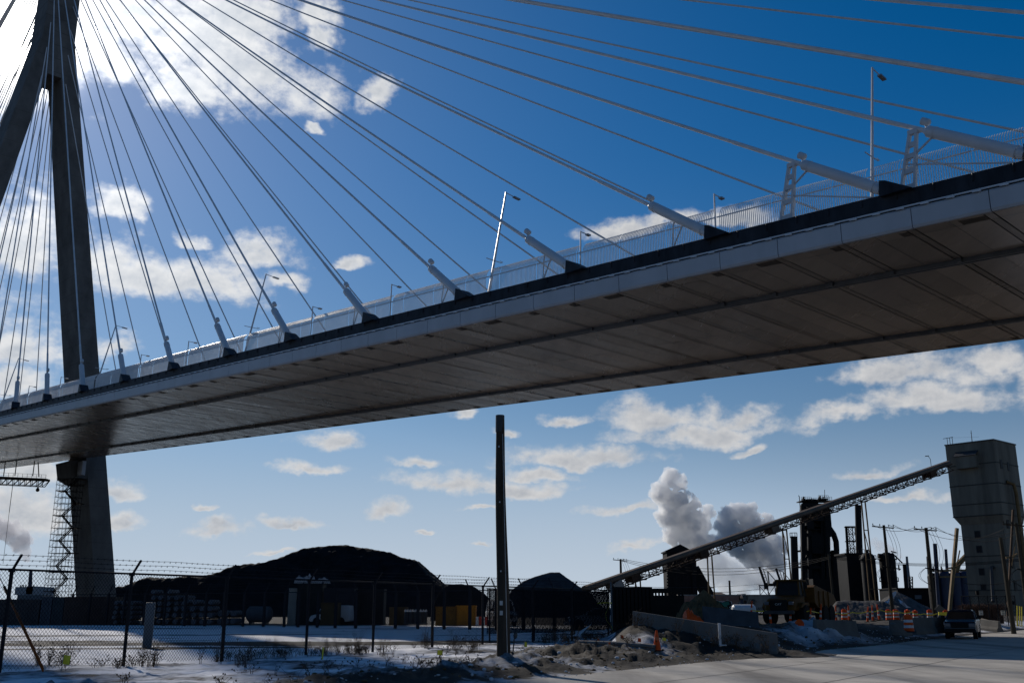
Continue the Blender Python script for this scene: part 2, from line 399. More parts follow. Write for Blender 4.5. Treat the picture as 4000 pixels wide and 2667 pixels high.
build(mb, 'far_edge_barrier', M['black_barrier'], bridge)

# pylon: two raking legs meeting in a single mast
def leg_section(sgn, z, wn, wu):
    a = AX + sgn * (25.9 - .176 * z)
    return [Dz(a - wn, TT - wu, z), Dz(a + wn, TT - wu, z), Dz(a + wn, TT + wu, z), Dz(a - wn, TT + wu, z)]
pyl = None
mb = MB()
def loft(mb, secs):
    for s0, s1 in zip(secs, secs[1:]):
        mb.hexa(s0 + s1)
for sgn in (1, -1):
    zs = [-2, 30, 60, 90, 129.5]
    mbl = MB(); secs = [leg_section(sgn, z, 2.42 - z * .0033, 5.5 - .0105 * z) for z in zs]
    vs = sum(secs, []); fs = []
    for i in range(len(zs) - 1):
        for j in range(4):
            k = (j + 1) % 4; fs.append((i * 4 + j, i * 4 + k, i * 4 + 4 + k, i * 4 + 4 + j))
    fs.append((16, 17, 18, 19)); mbl.add(vs, fs)
    lg = build(mbl, 'pylon_leg', M['conc'], bridge)
    mbl = MB()                      # formwork lift lines standing a little proud
    for q in range(1, 29):
        z = q * 4.1; s = leg_section(sgn, z, 2.44 - z * .0033, 5.52 - .0105 * z); s2 = leg_section(sgn, z + .07, 2.44 - z * .0033, 5.52 - .0105 * z)
        mbl.hexa(s + s2)
    build(mbl, 'lift_joint', mat('joint_concrete', (.10, .10, .095), .9, .2, 1), lg)
mb = MB()
def msec(z, hn, hu): return [Dz(AX - hn, TT - hu, z), Dz(AX + hn, TT - hu, z), Dz(AX + hn, TT + hu, z), Dz(AX - hn, TT + hu, z)]
vs = msec(126.5, 5.62, 4.16) + msec(131, 4.83, 4.14) + msec(137, 3.78, 4.1) + msec(196, 3.2, 3.6)
fs = [(3, 2, 1, 0), (12, 13, 14, 15)]
for i in range(3):
    for j in range(4):
        k = (j + 1) % 4; fs.append((i * 4 + j, i * 4 + k, i * 4 + 4 + k, i * 4 + 4 + j))
mb.add(vs, fs); mast = build(mb, 'pylon_mast', M['conc'], bridge)
mb = MB()
def mast_w(z): return (5.64 - (z - 126.5) * .1755 if z < 131 else 4.85 - (z - 131) * .175 if z < 137 else 3.80 - (z - 137) * .0098), 4.18 - (z - 126.5) * .0044 - max(0, z - 140) * .0045
for q in range(19): z = 127.5 + q * 3.6; mb.hexa(msec(z, *mast_w(z)) + msec(z + .09, *mast_w(z + .09)))
build(mb, 'lift_joint', MATS['joint_concrete'], mast)
mb = MB()                          # bearing bracket under the deck at the far leg
mb.hexa([Dz(88.0, TT - 5, 30.6), Dz(92, TT - 5, 30.6), Dz(92, TT + 3, 30.6), Dz(88.0, TT + 3, 30.6), Dz(87.2, TT - 5.4, 34.3), Dz(91, TT - 5.4, 34.3), Dz(91, TT + 3, 34.3), Dz(87.2, TT + 3, 34.3)])
mb.hexa([Dz(90, TT - 4, 29.4), Dz(92, TT - 4, 29.4), Dz(92, TT + 2, 29.4), Dz(90, TT + 2, 29.4), Dz(88.0, TT - 5, 30.6), Dz(92, TT - 5, 30.6), Dz(92, TT + 3, 30.6), Dz(88.0, TT + 3, 30.6)])
cb = build(mb, 'crossbeam', M['conc'], bridge)
mb = MB(); mb.box(Dz(89.5, TT - 6.6, 32.6), (2.6, .8, 3.2), R(-44.7)); build(mb, 'access_door', M['fascia'], cb)

# stay cables, each with its anchor pipe, block and floodlight
NEAR = [(-9.6, 172), (-1.3, 172), (7.9, 172), (16.4, 172), (24.9, 172), (37.9, 172), (51.3, 171.5), (64.8, 170.5), (78.8, 169.5), (93.2, 166.8), (106.7, 164.6), (121.1, 162.2), (135.8, 158.6), (150.3, 154.2), (164.8, 149), (179.1, 143), (193.4, 137), (207.5, 131)]
FAR = [(-22.5, 172), (-12.2, 172), (-2.3, 172)] + NEAR[2:]
MAIN = [(TT + 26 + 14.3 * i, 131 + 5.5 * i if i < 6 else min(172, 158 + (i - 5) * 2)) for i in range(18)]
def dir_of(a, t, z, am): return (Dz(am, TT, z) - D(a, t, 2.9)).normalized()
def cable(a, t, z, am, near, idx=0):
    if t < TT: t -= .9
    A = D(a, t, 2.55); B = Dz(am, TT + (-2.5 if t < TT else 2.5), z); d = (B - A).normalized()
    pl = 6.2 if t < 60 else (5.6 if t < 120 else 4.6)
    rc = .125 if near else .115
    n = 26; pts = []; Ln = (B - A).length
    for i in range(n + 1):
        s = i / n; p = A.lerp(B, s); p.z -= .0042 * Ln * 4 * s * (1 - s) * (.5 if t > 90 else 1)
        pts.append(p)
    d = (pts[1] - pts[0]).normalized()
    mb = MB(); mb.tube(pts, rc, 8)
    c = build(mb, 'stay_cable', M['cable'], bridge, smooth=True)
    if t > TT + 30: return
    p0 = A + d * 1.0; p1 = A + d * (pl + 1.2)
    mb = MB(); mb.tube([p0, p1], .37, 14); mb.tube([p1, p1 + d * .35], [.30, .16], 12); mb.tube([p0 + d * .5, p0 + d * .62], .41, 14); mb.tube([p1 - d * .5, p1 - d * .42], .395, 14)
    build(mb, 'anchor_pipe', M['white_steel'], c, smooth=35)
    mb = MB(); q = p1 + d * .3; mb.tube([q, q + d * (6.5 if t < 100 else 4.5)], rc * 1.2, 10); build(mb, 'cable_sleeve', M['cable'], c, smooth=35)
    if not near: return
    w = .62                       # dark anchor block: a wedge with its face square to the pipe
    hd = Vector((d.x, d.y, 0)).normalized(); nn = Vector((-hd.y, hd.x, 0)) * w
    up = Vector((0, 0, 1)); b0 = D(a, t, 2.45)
    poly = [b0 - hd * 1.35 - up * .05, b0 + hd * .75 - up * .0, b0 + d * 1.15 + (up - d * d.z).normalized() * .5, b0 + d * .75 + (up - d * d.z).normalized() * .62]
    mb = MB(); mb.prism([p - nn for p in poly], nn * 2); build(mb, 'anchor_block', M['black_barrier'], c)
    f0 = p1 - d * .5 + (up - d * d.z).normalized() * .4 - hd * 0
    f1 = p1 + d * .30 + (up - d * d.z).normalized() * .52
    mb = MB(); mb.tube([p1 - d * .2, p1 + d * .35 + up * .5], .05, 6)
    mb.tube([f1 - d * .05, f1 + d * .42], [.22, .25], 12); mb.tube([f1 - d * .12, f1 - d * .05], [.14, .22], 12); build(mb, 'floodlight', M['white_steel'], c, smooth=35)
    if t < 30:                    # tall ladder-like prop at the nearest pipes
        top = p1 + d * .7 - up * .25; ft = D(a + .1, t + 8.6 * (.0 if t > 1e9 else 1) * .72, 2.6)
        ft = Vector((top.x, top.y, 0)) + hd * .9; ft.z = D(a, t + 6.5, 2.58).z
        mb = MB(); l = Vector((-hd.y, hd.x, 0))
        q1 = ft - hd * .2; q2 = ft + hd * .75
        tp = top + d * .35
        mb.beam(q1, tp - hd * .12, .16, .26, l); mb.beam(q2, tp + hd * .3, .16, .26, l); mb.beam(tp - hd * .25, tp + hd * .4, .3, .3, l)
        for s in (.12, .38, .62, .8): mb.beam(q1.lerp(tp - hd * .12, s), q2.lerp(tp + hd * .3, s), .3, .2, l)
        mb.beam(q2.lerp(tp, .55), p1 - d * .25 - up * .3, .1); mb.beam(q2.lerp(tp, .5), D(a, t + 1.5, 2.7), .09)
        mb.beam(tp, p1 + d * .2, .14)
        build(mb, 'prop_frame', M['white_steel'], c)
    else:
        mb = MB(); q = p1 - d * 2.6 - up * .35
        b = D(a + .2, 0, 0); bx = Vector((q.x, q.y, 0)) + hd * .3; bx.z = q.z - hd.length * 0 - max(.9, (q.z - D(a, t + 2.4, 2.6).z))
        mb.tube([q, bx], .055, 6); mb.tube([p1 - d * 3.6 - up * .3, bx], .055, 6); build(mb, 'prop_strut', M['white_steel'], c)
for t, z in NEAR: cable(A0 + .25, t, z, AX - 2.0, True)
for t, z in FAR: cable(A1 - .25, t, z, AX + 2.0, False)
for t, z in MAIN: cable(A0 + .25, t, z, AX - 2.0, True); cable(A1 - .25, t, z, AX + 2.0, False)

# curved bar screen along the near footway
scr = thing('safety_screen', 'long white screen of thin curved bars along the bridge footway', 'fence', D(58.6, 60, 2.6))
GAPS = [-15.8, 26.1, 37.9, 51.0, 62.1, 76.3, 90.4, 104.6, 119.2, 133.2, 148.4, 162.4, 176.5, 190.6]
def sb(a, t, z): return D(58.45 + a, t, z)
curve = [(0, 2.3), (0, 4.55), (.10, 4.95), (.30, 5.28), (.55, 5.48)]
t = -26.0
while t < 232:
    t2 = t + PS; mb = MB(); k = 0; x = t + .06
    while x < t2 - .05:
        if all(abs(x - g) > .25 for g in GAPS):
            pts = [sb(a, x, z) for a, z in curve]
            for p, q in zip(pts, pts[1:]): mb.beam(p, q, .034, .05, NV)
        x += .155
    for z in (2.95, 4.62): mb.beam(sb(0.05, t + .04, z), sb(.05, t2 - .04, z), .06, .08)
    mb.beam(sb(.05, t + .04, 3.2), sb(.05, t2 - .04, 3.2), .05, .05)
    build(mb, 'bar_panel', M['screen'], scr); t = t2

# lamps on the bridge
def bridge_lamp(tall):
    o = thing('street_lamp', 'x', 'street lamp', (0, 0, 0), 'tall lamps on the bridge' if tall else 'short footway lamps on the bridge')
    h = 11.2 if tall else 4.2; le = NV * (2.3 if tall else .1)
    mb = MB(); mb.tube([(0, 0, 0), le * .5 + V(0, 0, h * .5), le + V(0, 0, h)], [.13, .10, .075] if tall else [.07, .065, .06], 8)
    if tall:
        q = le * .36 + V(0, 0, h * .36); mb.beam(q - NV * 1.0, q + NV * .9, .06); mb.tube([q + NV * .9, q + NV * 1.1 + V(0, 0, .1), q + NV * .7 + V(0, 0, .14)], .03, 5)
    build(mb, 'pole', M['white_steel'], o)
    top = le + V(0, 0, h); ar = 1.1 if tall else .85
    mb = MB(); mb.beam(top - V(0, 0, .05), top + NV * ar - V(0, 0, .15 if tall else .05), .06); build(mb, 'arm', M['white_steel'], o)
    mb = MB(); mb.beam(top + NV * (ar - .1) - V(0, 0, .16 if tall else .07), top + NV * (ar + (.7 if tall else .3)) - V(0, 0, .22 if tall else .08), .3, .12); build(mb, 'lamp_head', M['galv'], o)
    return o
ordn = ['nearest', 'second', 'third', 'fourth', 'fifth', 'sixth', 'seventh', 'eighth', 'ninth', 'tenth']
tl = bridge_lamp(True); first = True
for i, t in enumerate([26.1, 62.1, 104.6, 148.4, 190.6]):
    lab = '%s tall white lamp post on the bridge edge, counted from the right' % ordn[i]
    lab = lab.replace('nearest', 'first')
    if first: place(tl, D(58.4, t, 2.3)); tl['label'] = lab; first = False
    else: dup(tl, D(58.4, t, 2.3), label=lab)
slp = bridge_lamp(False); first = True
for i, t in enumerate([37.9, 51.0, 76.3, 90.4, 119.2, 133.2, 162.4, 176.5]):
    lab = '%s short slim footway lamp on the bridge screen, counted from the right' % ordn[i].replace('nearest', 'first')
    if first: place(slp, D(58.4, t, 2.3)); slp['label'] = lab; first = False
    else: dup(slp, D(58.4, t, 2.3), label=lab)
# ---------------------------------------------------------------- terrain
RD = (.577, .817)                                     # road direction; its left edge passes through (-.6, 28.3)
def road_es(x, y):
    dx, dy = x + .6, y - 28.3
    return dx * -RD[1] + dy * RD[0], dx * RD[0] + dy * RD[1]     # e: metres left of the road edge, s: along it
def RP(e, s, z=0): return Vector((-.6 - RD[1] * e + RD[0] * s, 28.3 + RD[0] * e + RD[1] * s, z))
def sstep(a, b, x):
    t = max(0., min(1., (x - a) / (b - a))); return t * t * (3 - 2 * t)
FA, FB = Vector((-13.6, 36.9, 0)), Vector((6.8, 70.9, 0)); FD = (FB - FA).normalized(); FN = Vector((-FD.y, FD.x, 0))
def fence_f(x, y): return (Vector((x, y, 0)) - FA).dot(FN)      # >0 behind the fence
def nz(x, y, s, o=0): return noise.noise(Vector((x * s + o, y * s - o * .7, o * 1.3)))
def fb(x, y, s, o=0, n=4): return noise.fractal(Vector((x * s + o, y * s - o, o * .37)), .9, 2.1, n)
HEAP = RP(4.2, 32); 
def terrain(x, y, fine=True):
    e, s = road_es(x, y); f = fence_f(x, y)
    pz = sstep(.085, .115, x / max(y, 1)) * sstep(1.0, 5.3, e) * (1.06 - .38 * sstep(24, 60, y - 22))
    pz *= sstep(12, 17, s) if True else 1
    h = pz
    n1 = fb(x, y, .22, 3); n2 = fb(x, y, .9, 11); n3 = fb(x, y, 2.6, 5, 3)
    edge = sstep(-.2, .8, e)
    rgt = sstep(.09, .12, x / max(y, 1)); out = max(1 - sstep(-.2, 1.2, f), rgt)
    if out > 0:
        rough = .05 * n1 + .055 * n2 + .03 * n3
        ridge = math.exp(-((e - 2.6) / 1.5) ** 2) * (.22 + .28 * max(0, n1 + .25) + .14 * n2 + .08 * n3) * (1 - .65 * sstep(13, 18, s) + .3 * sstep(45, 60, s))
        h += (rough + ridge) * edge * out
        h += .78 * math.exp(-((s - 35.5) / 4.5) ** 2 - ((e - 2.7) / 1.7) ** 2) * (1 + .35 * n2 + .2 * n3)     # ploughed snow heap by the barriers
        hp = RP(5.0, 11.5); r2 = ((x - hp.x) ** 2 + (y - hp.y) ** 2)     # dirty mound in front of the fence corner
        h += .55 * math.exp(-r2 / 5.) * (1 + .4 * n2 + .25 * n3)
        hp = RP(1.6, 20); r2 = ((x - hp.x) ** 2 * .5 + (y - hp.y) ** 2)
        h += .30 * math.exp(-r2 / 9.) * (1 + .5 * n2 + .3 * n3)
    if out < 1:
        h += (1 - out) * (.03 * n1 + .015 * n2) * sstep(0, 3, f)
    return h - .10 * (1 - sstep(-1.2, .1, e))
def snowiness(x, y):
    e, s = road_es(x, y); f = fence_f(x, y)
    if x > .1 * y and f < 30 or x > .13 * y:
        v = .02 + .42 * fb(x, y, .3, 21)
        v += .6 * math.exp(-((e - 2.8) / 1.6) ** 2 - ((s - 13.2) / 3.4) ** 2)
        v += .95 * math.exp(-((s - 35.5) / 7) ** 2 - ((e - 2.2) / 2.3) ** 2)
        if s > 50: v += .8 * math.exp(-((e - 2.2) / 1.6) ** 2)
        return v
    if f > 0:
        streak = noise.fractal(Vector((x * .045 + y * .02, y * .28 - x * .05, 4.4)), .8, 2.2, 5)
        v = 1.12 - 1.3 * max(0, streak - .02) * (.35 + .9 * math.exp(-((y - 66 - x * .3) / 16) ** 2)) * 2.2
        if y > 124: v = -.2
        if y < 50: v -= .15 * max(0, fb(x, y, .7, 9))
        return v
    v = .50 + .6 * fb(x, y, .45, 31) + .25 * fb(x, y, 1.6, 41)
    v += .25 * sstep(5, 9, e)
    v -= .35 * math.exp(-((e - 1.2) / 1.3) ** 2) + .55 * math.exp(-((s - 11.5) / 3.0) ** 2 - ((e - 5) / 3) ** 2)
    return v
def ground_mat(name, attr):
    m = bpy.data.materials.new(name); nt, N, L = nodes(m)
    o = N.new('ShaderNodeOutputMaterial'); b = N.new('ShaderNodeBsdfPrincipled'); L.new(b.outputs[0], o.inputs[0])
    tc = N.new('ShaderNodeTexCoord')
    def ns(s, d, r=.65):
        n = N.new('ShaderNodeTexNoise'); n.inputs['Scale'].default_value = s; n.inputs['Detail'].default_value = d; n.inputs['Roughness'].default_value = r
        L.new(tc.outputs['Object'], n.inputs[0]); return n.outputs[0]
    def cr(fac, a, c):
        x = N.new('ShaderNodeMix'); x.data_type = 'RGBA'; x.inputs['A'].default_value = (*a, 1); x.inputs['B'].default_value = (*c, 1)
        r = N.new('ShaderNodeMapRange'); r.inputs[1].default_value = .35; r.inputs[2].default_value = .65; L.new(fac, r.inputs[0]); L.new(r.outputs[0], x.inputs['Factor']); return x.outputs['Result']
    dirt = cr(ns(1.2, 8), (.013, .011, .009), (.040, .032, .024))
    snow = cr(ns(.9, 8), (.20, .205, .22), (.40, .41, .435))  # dirty verge snow, its shade also put into the darker colour
    n2 = ns(2.2, 9, .7)
    bp = N.new('ShaderNodeBump'); bp.inputs['Strength'].default_value = .55; bp.inputs['Distance'].default_value = .08; L.new(ns(5, 6), bp.inputs['Height']); L.new(bp.outputs[0], b.inputs['Normal'])
    b.inputs['Roughness'].default_value = .9; b.inputs['Specular IOR Level'].default_value = .25
    if attr:
        at = N.new('ShaderNodeAttribute'); at.attribute_name = 'snow'
        ma = N.new('ShaderNodeMath'); ma.operation = 'MULTIPLY_ADD'; L.new(n2, ma.inputs[0]); ma.inputs[1].default_value = .9; L.new(at.outputs['Fac'], ma.inputs[2])
        r = N.new('ShaderNodeMapRange'); r.inputs[1].default_value = .78; r.inputs[2].default_value = 1.04; L.new(ma.outputs[0], r.inputs[0])
        x = N.new('ShaderNodeMix'); x.data_type = 'RGBA'; L.new(r.outputs[0], x.inputs['Factor']); L.new(dirt, x.inputs['A']); L.new(snow, x.inputs['B'])
        cl = N.new('ShaderNodeMapRange'); cl.inputs[1].default_value = .62; cl.inputs[2].default_value = .95; L.new(at.outputs['Fac'], cl.inputs[0])   # field snow is cleaner, its sunlight also put into the paler colour
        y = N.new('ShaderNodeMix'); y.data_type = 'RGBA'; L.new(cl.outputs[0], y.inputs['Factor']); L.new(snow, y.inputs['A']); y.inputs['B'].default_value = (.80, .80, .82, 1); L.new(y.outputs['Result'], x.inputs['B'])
        L.new(x.outputs['Result'], b.inputs['Base Color'])
    else: L.new(dirt, b.inputs['Base Color'])
    return m
g = MB(); g.quad((-6000, -600, -.25), (6000, -600, -.25), (6000, 9000, -.25), (-6000, 9000, -.25))
tag(build(g, 'ground', ground_mat('bare_dirt', False), origin=(0, 0, 0)), kind='structure')
def river_mat():
    m = bpy.data.materials.new('river_water'); nt, N, L = nodes(m)
    o = N.new('ShaderNodeOutputMaterial'); b = N.new('ShaderNodeBsdfPrincipled'); L.new(b.outputs[0], o.inputs[0])
    b.inputs['Base Color'].default_value = (.03, .045, .055, 1); b.inputs['Roughness'].default_value = .12; b.inputs['IOR'].default_value = 1.33
    tc = N.new('ShaderNodeTexCoord'); n = N.new('ShaderNodeTexNoise'); n.inputs['Scale'].default_value = .35; n.inputs['Detail'].default_value = 6; L.new(tc.outputs['Object'], n.inputs[0])
    bp = N.new('ShaderNodeBump'); bp.inputs['Strength'].default_value = .35; bp.inputs['Distance'].default_value = .4; L.new(n.outputs[0], bp.inputs['Height']); L.new(bp.outputs[0], b.inputs['Normal']); return m
rv = MB(); rv.quad(Dz(-1500, 268, -.2), Dz(2500, 268, -.2), Dz(2500, 1100, -.2), Dz(-1500, 1100, -.2))
tag(build(rv, 'river', river_mat(), origin=(0, 0, 0)), kind='structure')
rows = []; y = 14.0
while y < 235: rows.append(y); y *= 1.0088 if y < 90 else 1.02
NC = 560
vs = []; sn = []; fs = []
for y in rows:
    for j in range(NC + 1):
        x = (-.66 + 1.32 * j / NC) * y
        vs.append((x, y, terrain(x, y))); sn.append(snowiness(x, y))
W1 = NC + 1
for i in range(len(rows) - 1):
    for j in range(NC): fs.append((i * W1 + j, i * W1 + j + 1, i * W1 + W1 + j + 1, i * W1 + W1 + j))
me = bpy.data.meshes.new('terrain'); me.from_pydata(vs, [], fs); me.shade_smooth()
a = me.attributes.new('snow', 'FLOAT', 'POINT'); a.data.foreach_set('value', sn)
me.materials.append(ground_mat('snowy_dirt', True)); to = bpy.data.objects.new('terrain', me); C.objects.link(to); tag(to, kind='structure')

def road_mat():
    m = bpy.data.materials.new('worn_concrete_road'); nt, N, L = nodes(m)
    o = N.new('ShaderNodeOutputMaterial'); b = N.new('ShaderNodeBsdfPrincipled'); L.new(b.outputs[0], o.inputs[0])
    tc = N.new('ShaderNodeTexCoord')
    def ns(s, d, st=(1, 1, 1), rz=0, r=.6):
        mp = N.new('ShaderNodeMapping'); mp.inputs['Scale'].default_value = st; mp.inputs['Rotation'].default_value = (0, 0, rz); L.new(tc.outputs['Object'], mp.inputs[0])
        n = N.new('ShaderNodeTexNoise'); n.inputs['Scale'].default_value = s; n.inputs['Detail'].default_value = d; n.inputs['Roughness'].default_value = r; L.new(mp.outputs[0], n.inputs[0]); return n.outputs[0]
    def mix(f, a, c, lo=.35, hi=.65):
        x = N.new('ShaderNodeMix'); x.data_type = 'RGBA'
        for s, v in (('A', a), ('B', c)):
            if isinstance(v, tuple): x.inputs[s].default_value = (*v, 1)
            else: L.new(v, x.inputs[s])
        r = N.new('ShaderNodeMapRange'); r.inputs[1].default_value = lo; r.inputs[2].default_value = hi; L.new(f, r.inputs[0]); L.new(r.outputs[0], x.inputs['Factor']); return x.outputs['Result']
    c = mix(ns(.5, 7), (.34, .315, .28), (.47, .435, .385))
    c = mix(ns(.35, 7, (1, .10, 1), R(-35.3)), c, (.13, .12, .107), .47, .72)
    c = mix(ns(.8, 8, (1, .06, 1), R(-52)), c, (.55, .515, .46), .58, .8)
    L.new(c, b.inputs['Base Color']); b.inputs['Roughness'].default_value = .8; b.inputs['Specular IOR Level'].default_value = .3
    bp = N.new('ShaderNodeBump'); bp.inputs['Strength'].default_value = .2; bp.inputs['Distance'].default_value = .02; L.new(ns(12, 5), bp.inputs['Height']); L.new(bp.outputs[0], b.inputs['Normal'])
    return m
rd = MB()
lft = [RP(.12 * nz(s, 0, .35) + .1 * nz(s, 3, 1.2), s) for s in [i * .8 for i in range(-40, 260)]]
for p, q in zip(lft, lft[1:]):
    k = Vector((RD[1], -RD[0], 0)) * 17
    rd.quad(p, p + k, q + k, q)
tag(build(rd, 'road', road_mat(), origin=(0, 0, 0)), kind='structure')
ck = MB()                         # thin tar joints and cracks in the slabs
def crack(pts, w):
    for p, q in zip(pts, pts[1:]):
        d = (q - p); d.normalize(); n = Vector((-d.y, d.x, 0)) * w; ck.quad(p - n, p + n, q + n, q - n)
for e0, s0, s1 in ((-3.6, -25, 130), (-7.3, -25, 130)):
    pts = [RP(e0 + .06 * nz(s, e0, .9), s, .005) for s in [s0 + i * .9 for i in range(int((s1 - s0) / .9))]]; crack(pts, .018)
for s in (-3, 6.4, 15.2, 24, 33, 42, 51, 60, 70):
    pts = [RP(-.1 - i * .5, s + .1 * nz(i * .5, s, .8), .006) for i in range(24)]; crack(pts, .014)
tag(build(ck, 'road_joints', mat('joint_tar', (.035, .033, .03), .8, .3, 3), origin=(0, 0, 0)), kind='structure')
def TZ(x, y): return terrain(x, y)
def onT(px, py, Y=None):          # terrain point under a pixel (Y given: straight below at that distance)
    if Y is not None:
        p = P(px, py, Y); return Vector((p.x, p.y, terrain(p.x, p.y)))
    r = ray(px, py); k = 10.0; kp = k
    while k < 600:
        x, y, z = r[0] * k, r[1] * k, EYE + r[2] * k
        if z <= terrain(x, y): break
        kp = k; k *= 1.01
    for _ in range(14):
        m = (k + kp) / 2
        if EYE + r[2] * m <= terrain(r[0] * m, r[1] * m): k = m
        else: kp = m
    return Vector((r[0] * k, r[1] * k, terrain(r[0] * k, r[1] * k)))
# ---------------------------------------------------------------- foreground fence
def fline(px, extra=0.0):          # where a pixel column meets the fence line
    r = ray(px, 2500); n = FN; k = (FA + FN * extra).dot(n) / (r[0] * n.x + r[1] * n.y)
    return Vector((r[0] * k, r[1] * k, 0))
FH = 3.15
fen = thing('chain_link_fence', 'tall chain-link fence with barbed wire in the foreground, in front of the snow field', 'fence', FA)
posts = [fline(px) for px in (-420, 12, 491, 871, 1197, 1457, 1688, 1885, 2081, 2235)] + [fline(2392)]
def gz(p): return terrain(p.x, p.y)
outw = (-FN).normalized()
for i, p in enumerate(posts):
    z = gz(p); last = i == len(posts) - 1
    mb = MB(); mb.tube([p + V(0, 0, z - .1), p + V(0, 0, FH + (.55 if last else 0))], .062 if i % 3 else .075, 10)
    o = build(mb, 'post', M['post'] if not last else M['blue_grey'], fen, smooth=35)
    if not last:
        mb = MB(); mb.beam(p + V(0, 0, FH - .05), p + outw * .42 + V(0, 0, FH + .46), .07, .05); mb.box(p + V(0, 0, FH - .02), (.16, .16, .12)); build(mb, 'barb_arm', M['post'], o)
mb = MB(); mb.tube([posts[0] + V(0, 0, FH), posts[-1] + V(0, 0, FH)], .035, 8); build(mb, 'top_rail', M['post'], fen, smooth=True)
mb = MB()
a0, a1 = posts[0], posts[-1]; Ln = (a1 - a0).length
for k, (o_, z_) in enumerate(((.14, .16), (.28, .31), (.42, .46))):
    pts = []; n = 140
    for i in range(n + 1):
        s = i / n; p = a0.lerp(a1, s) + outw * o_ + V(0, 0, FH + z_ - .035 * abs(math.sin(s * math.pi * (len(posts) - 1))))
        pts.append(p + V(0, 0, rnd.uniform(-.006, .006)))
    mb.tube(pts, .007, 4)
    s = 0
    while s < Ln:
        p = a0.lerp(a1, s / Ln) + outw * o_ + V(0, 0, FH + z_ - .03); mb.beam(p + V(.03, 0, .03), p - V(.03, 0, .03), .008); mb.beam(p + V(-.02, .02, .035), p - V(-.02, .02, .035), .008); s += .13 * 2
o = build(mb, 'barbed_wire', M['post'], fen)
def chain_fabric(mb, p0, p1, z0f, z1, cell, r):
    d = (p1 - p0); Ln = d.length; d.normalize(); nn = Vector((-d.y, d.x, 0)); c = cell / 2; hc = cell * .56
    rows = int((z1 + .1) / hc) + 1
    ring = ((d * r, 0), (nn * r, r * .5), (-d * r, 0), (nn * -r, -r * .5))
    for i in range(int(Ln / c)):      # neighbouring wires zigzag in mirror image and hook into each other: diamonds
        b = len(mb.v); cnt = 0; zf = z0f(p0 + d * (i * c))
        for k in range(rows + 1):
            odd = (k + i) % 2; z = z1 + .03 - k * hc
            if z < zf: break
            q = p0 + d * (i * c + odd * c) + nn * ((1 if odd else -1) * r * .8); cnt += 1
            for ax, zz in ring: mb.v.append((q.x + ax.x, q.y + ax.y, z + zz))
        for k in range(cnt - 1):
            for j in range(4):
                j2 = (j + 1) % 4; mb.f.append((b + k * 4 + j, b + k * 4 + j2, b + k * 4 + 4 + j2, b + k * 4 + 4 + j)); mb.m.append(0)
    return mb
mb = chain_fabric(MB(), posts[0], posts[-1], lambda q: terrain(q.x, q.y) + .04, FH, .13, .0075)

build(mb, 'wire_mesh', M['chain'], fen)

# rear fence of the yard, with heavy posts and arms leaning the other way
rf = thing('yard_fence', 'rear fence with heavy dark posts and barbed wire behind the snow field', 'fence', P(800, 2434, 112).to_tuple()[:2] + (0,))
RA, RB = G(-60, 2434) , G(2190, 2462)
RA.z = RB.z = 0
rdn = (RB - RA).normalized(); rnn = Vector((-rdn.y, rdn.x, 0))
def rline(px):
    r = ray(px, 2420); n = rnn; k = RA.dot(n) / (r[0] * n.x + r[1] * n.y); return Vector((r[0] * k, r[1] * k, 0))
RH = 3.7
pxs = [275, 345, 415, 480, 560, 640, 720, 800, 870, 950, 1030, 1110, 1165, 1240, 1310, 1390, 1460, 1545, 1632, 1735, 1835, 1938, 2045, 2165]
for px in pxs:
    p = rline(px); z = gz(p); lean = -1 if px > 1300 else 1
    mb = MB(); mb.beam(p + V(0, 0, z - .2), p + V(0, 0, RH), .20, .26, rdn)
    o = build(mb, 'post', M['post'], rf)
    mb = MB(); mb.beam(p + V(0, 0, RH - .1), p + rdn * .55 * lean + V(0, 0, RH + .95), .09); build(mb, 'barb_arm', M['post'], o)
q0, q1 = rline(255), rline(2180)
mb = MB(); mb.tube([q0 + V(0, 0, RH - .1), q1 + V(0, 0, RH - .1)], .04, 6); build(mb, 'top_rail', M['post'], rf)
mb = MB()
for k in (.35, .65, .92): mb.tube([q0 + V(0, 0, RH + k), q0.lerp(q1, .5) + V(0, 0, RH + k - .05), q1 + V(0, 0, RH + k)], .012, 4)
build(mb, 'barbed_wire', M['post'], rf)
mb = chain_fabric(MB(), q0, q1, lambda q: .05, RH - .1, .30, .006); build(mb, 'wire_mesh', M['chain'], rf)

# second, denser run of mesh right behind the right-hand end of the front fence
df = thing('dense_mesh_fence', 'dense woven mesh fence panel standing between the thick wooden pole and the fence corner', 'fence', fline(2150, 1.2))
d0, d1 = fline(1915, 1.6), fline(2385, 1.1); d0 = d0 - FD * .4
mb = chain_fabric(MB(), d0, d1, lambda q: terrain(q.x, q.y) + .45, 3.05, .10, .0135); build(mb, 'wire_mesh', M['chain'], df)
for s in (.02, .34, .67, .98):
    p = d0.lerp(d1, s); mb = MB(); mb.tube([p + V(0, 0, gz(p) - .1), p + V(0, 0, 3.1)], .05, 8); build(mb, 'post', M['post'], df)
mb = MB(); mb.tube([d0 + V(0, 0, 3.06), d1 + V(0, 0, 3.06)], .03, 6); build(mb, 'top_rail', M['post'], df)

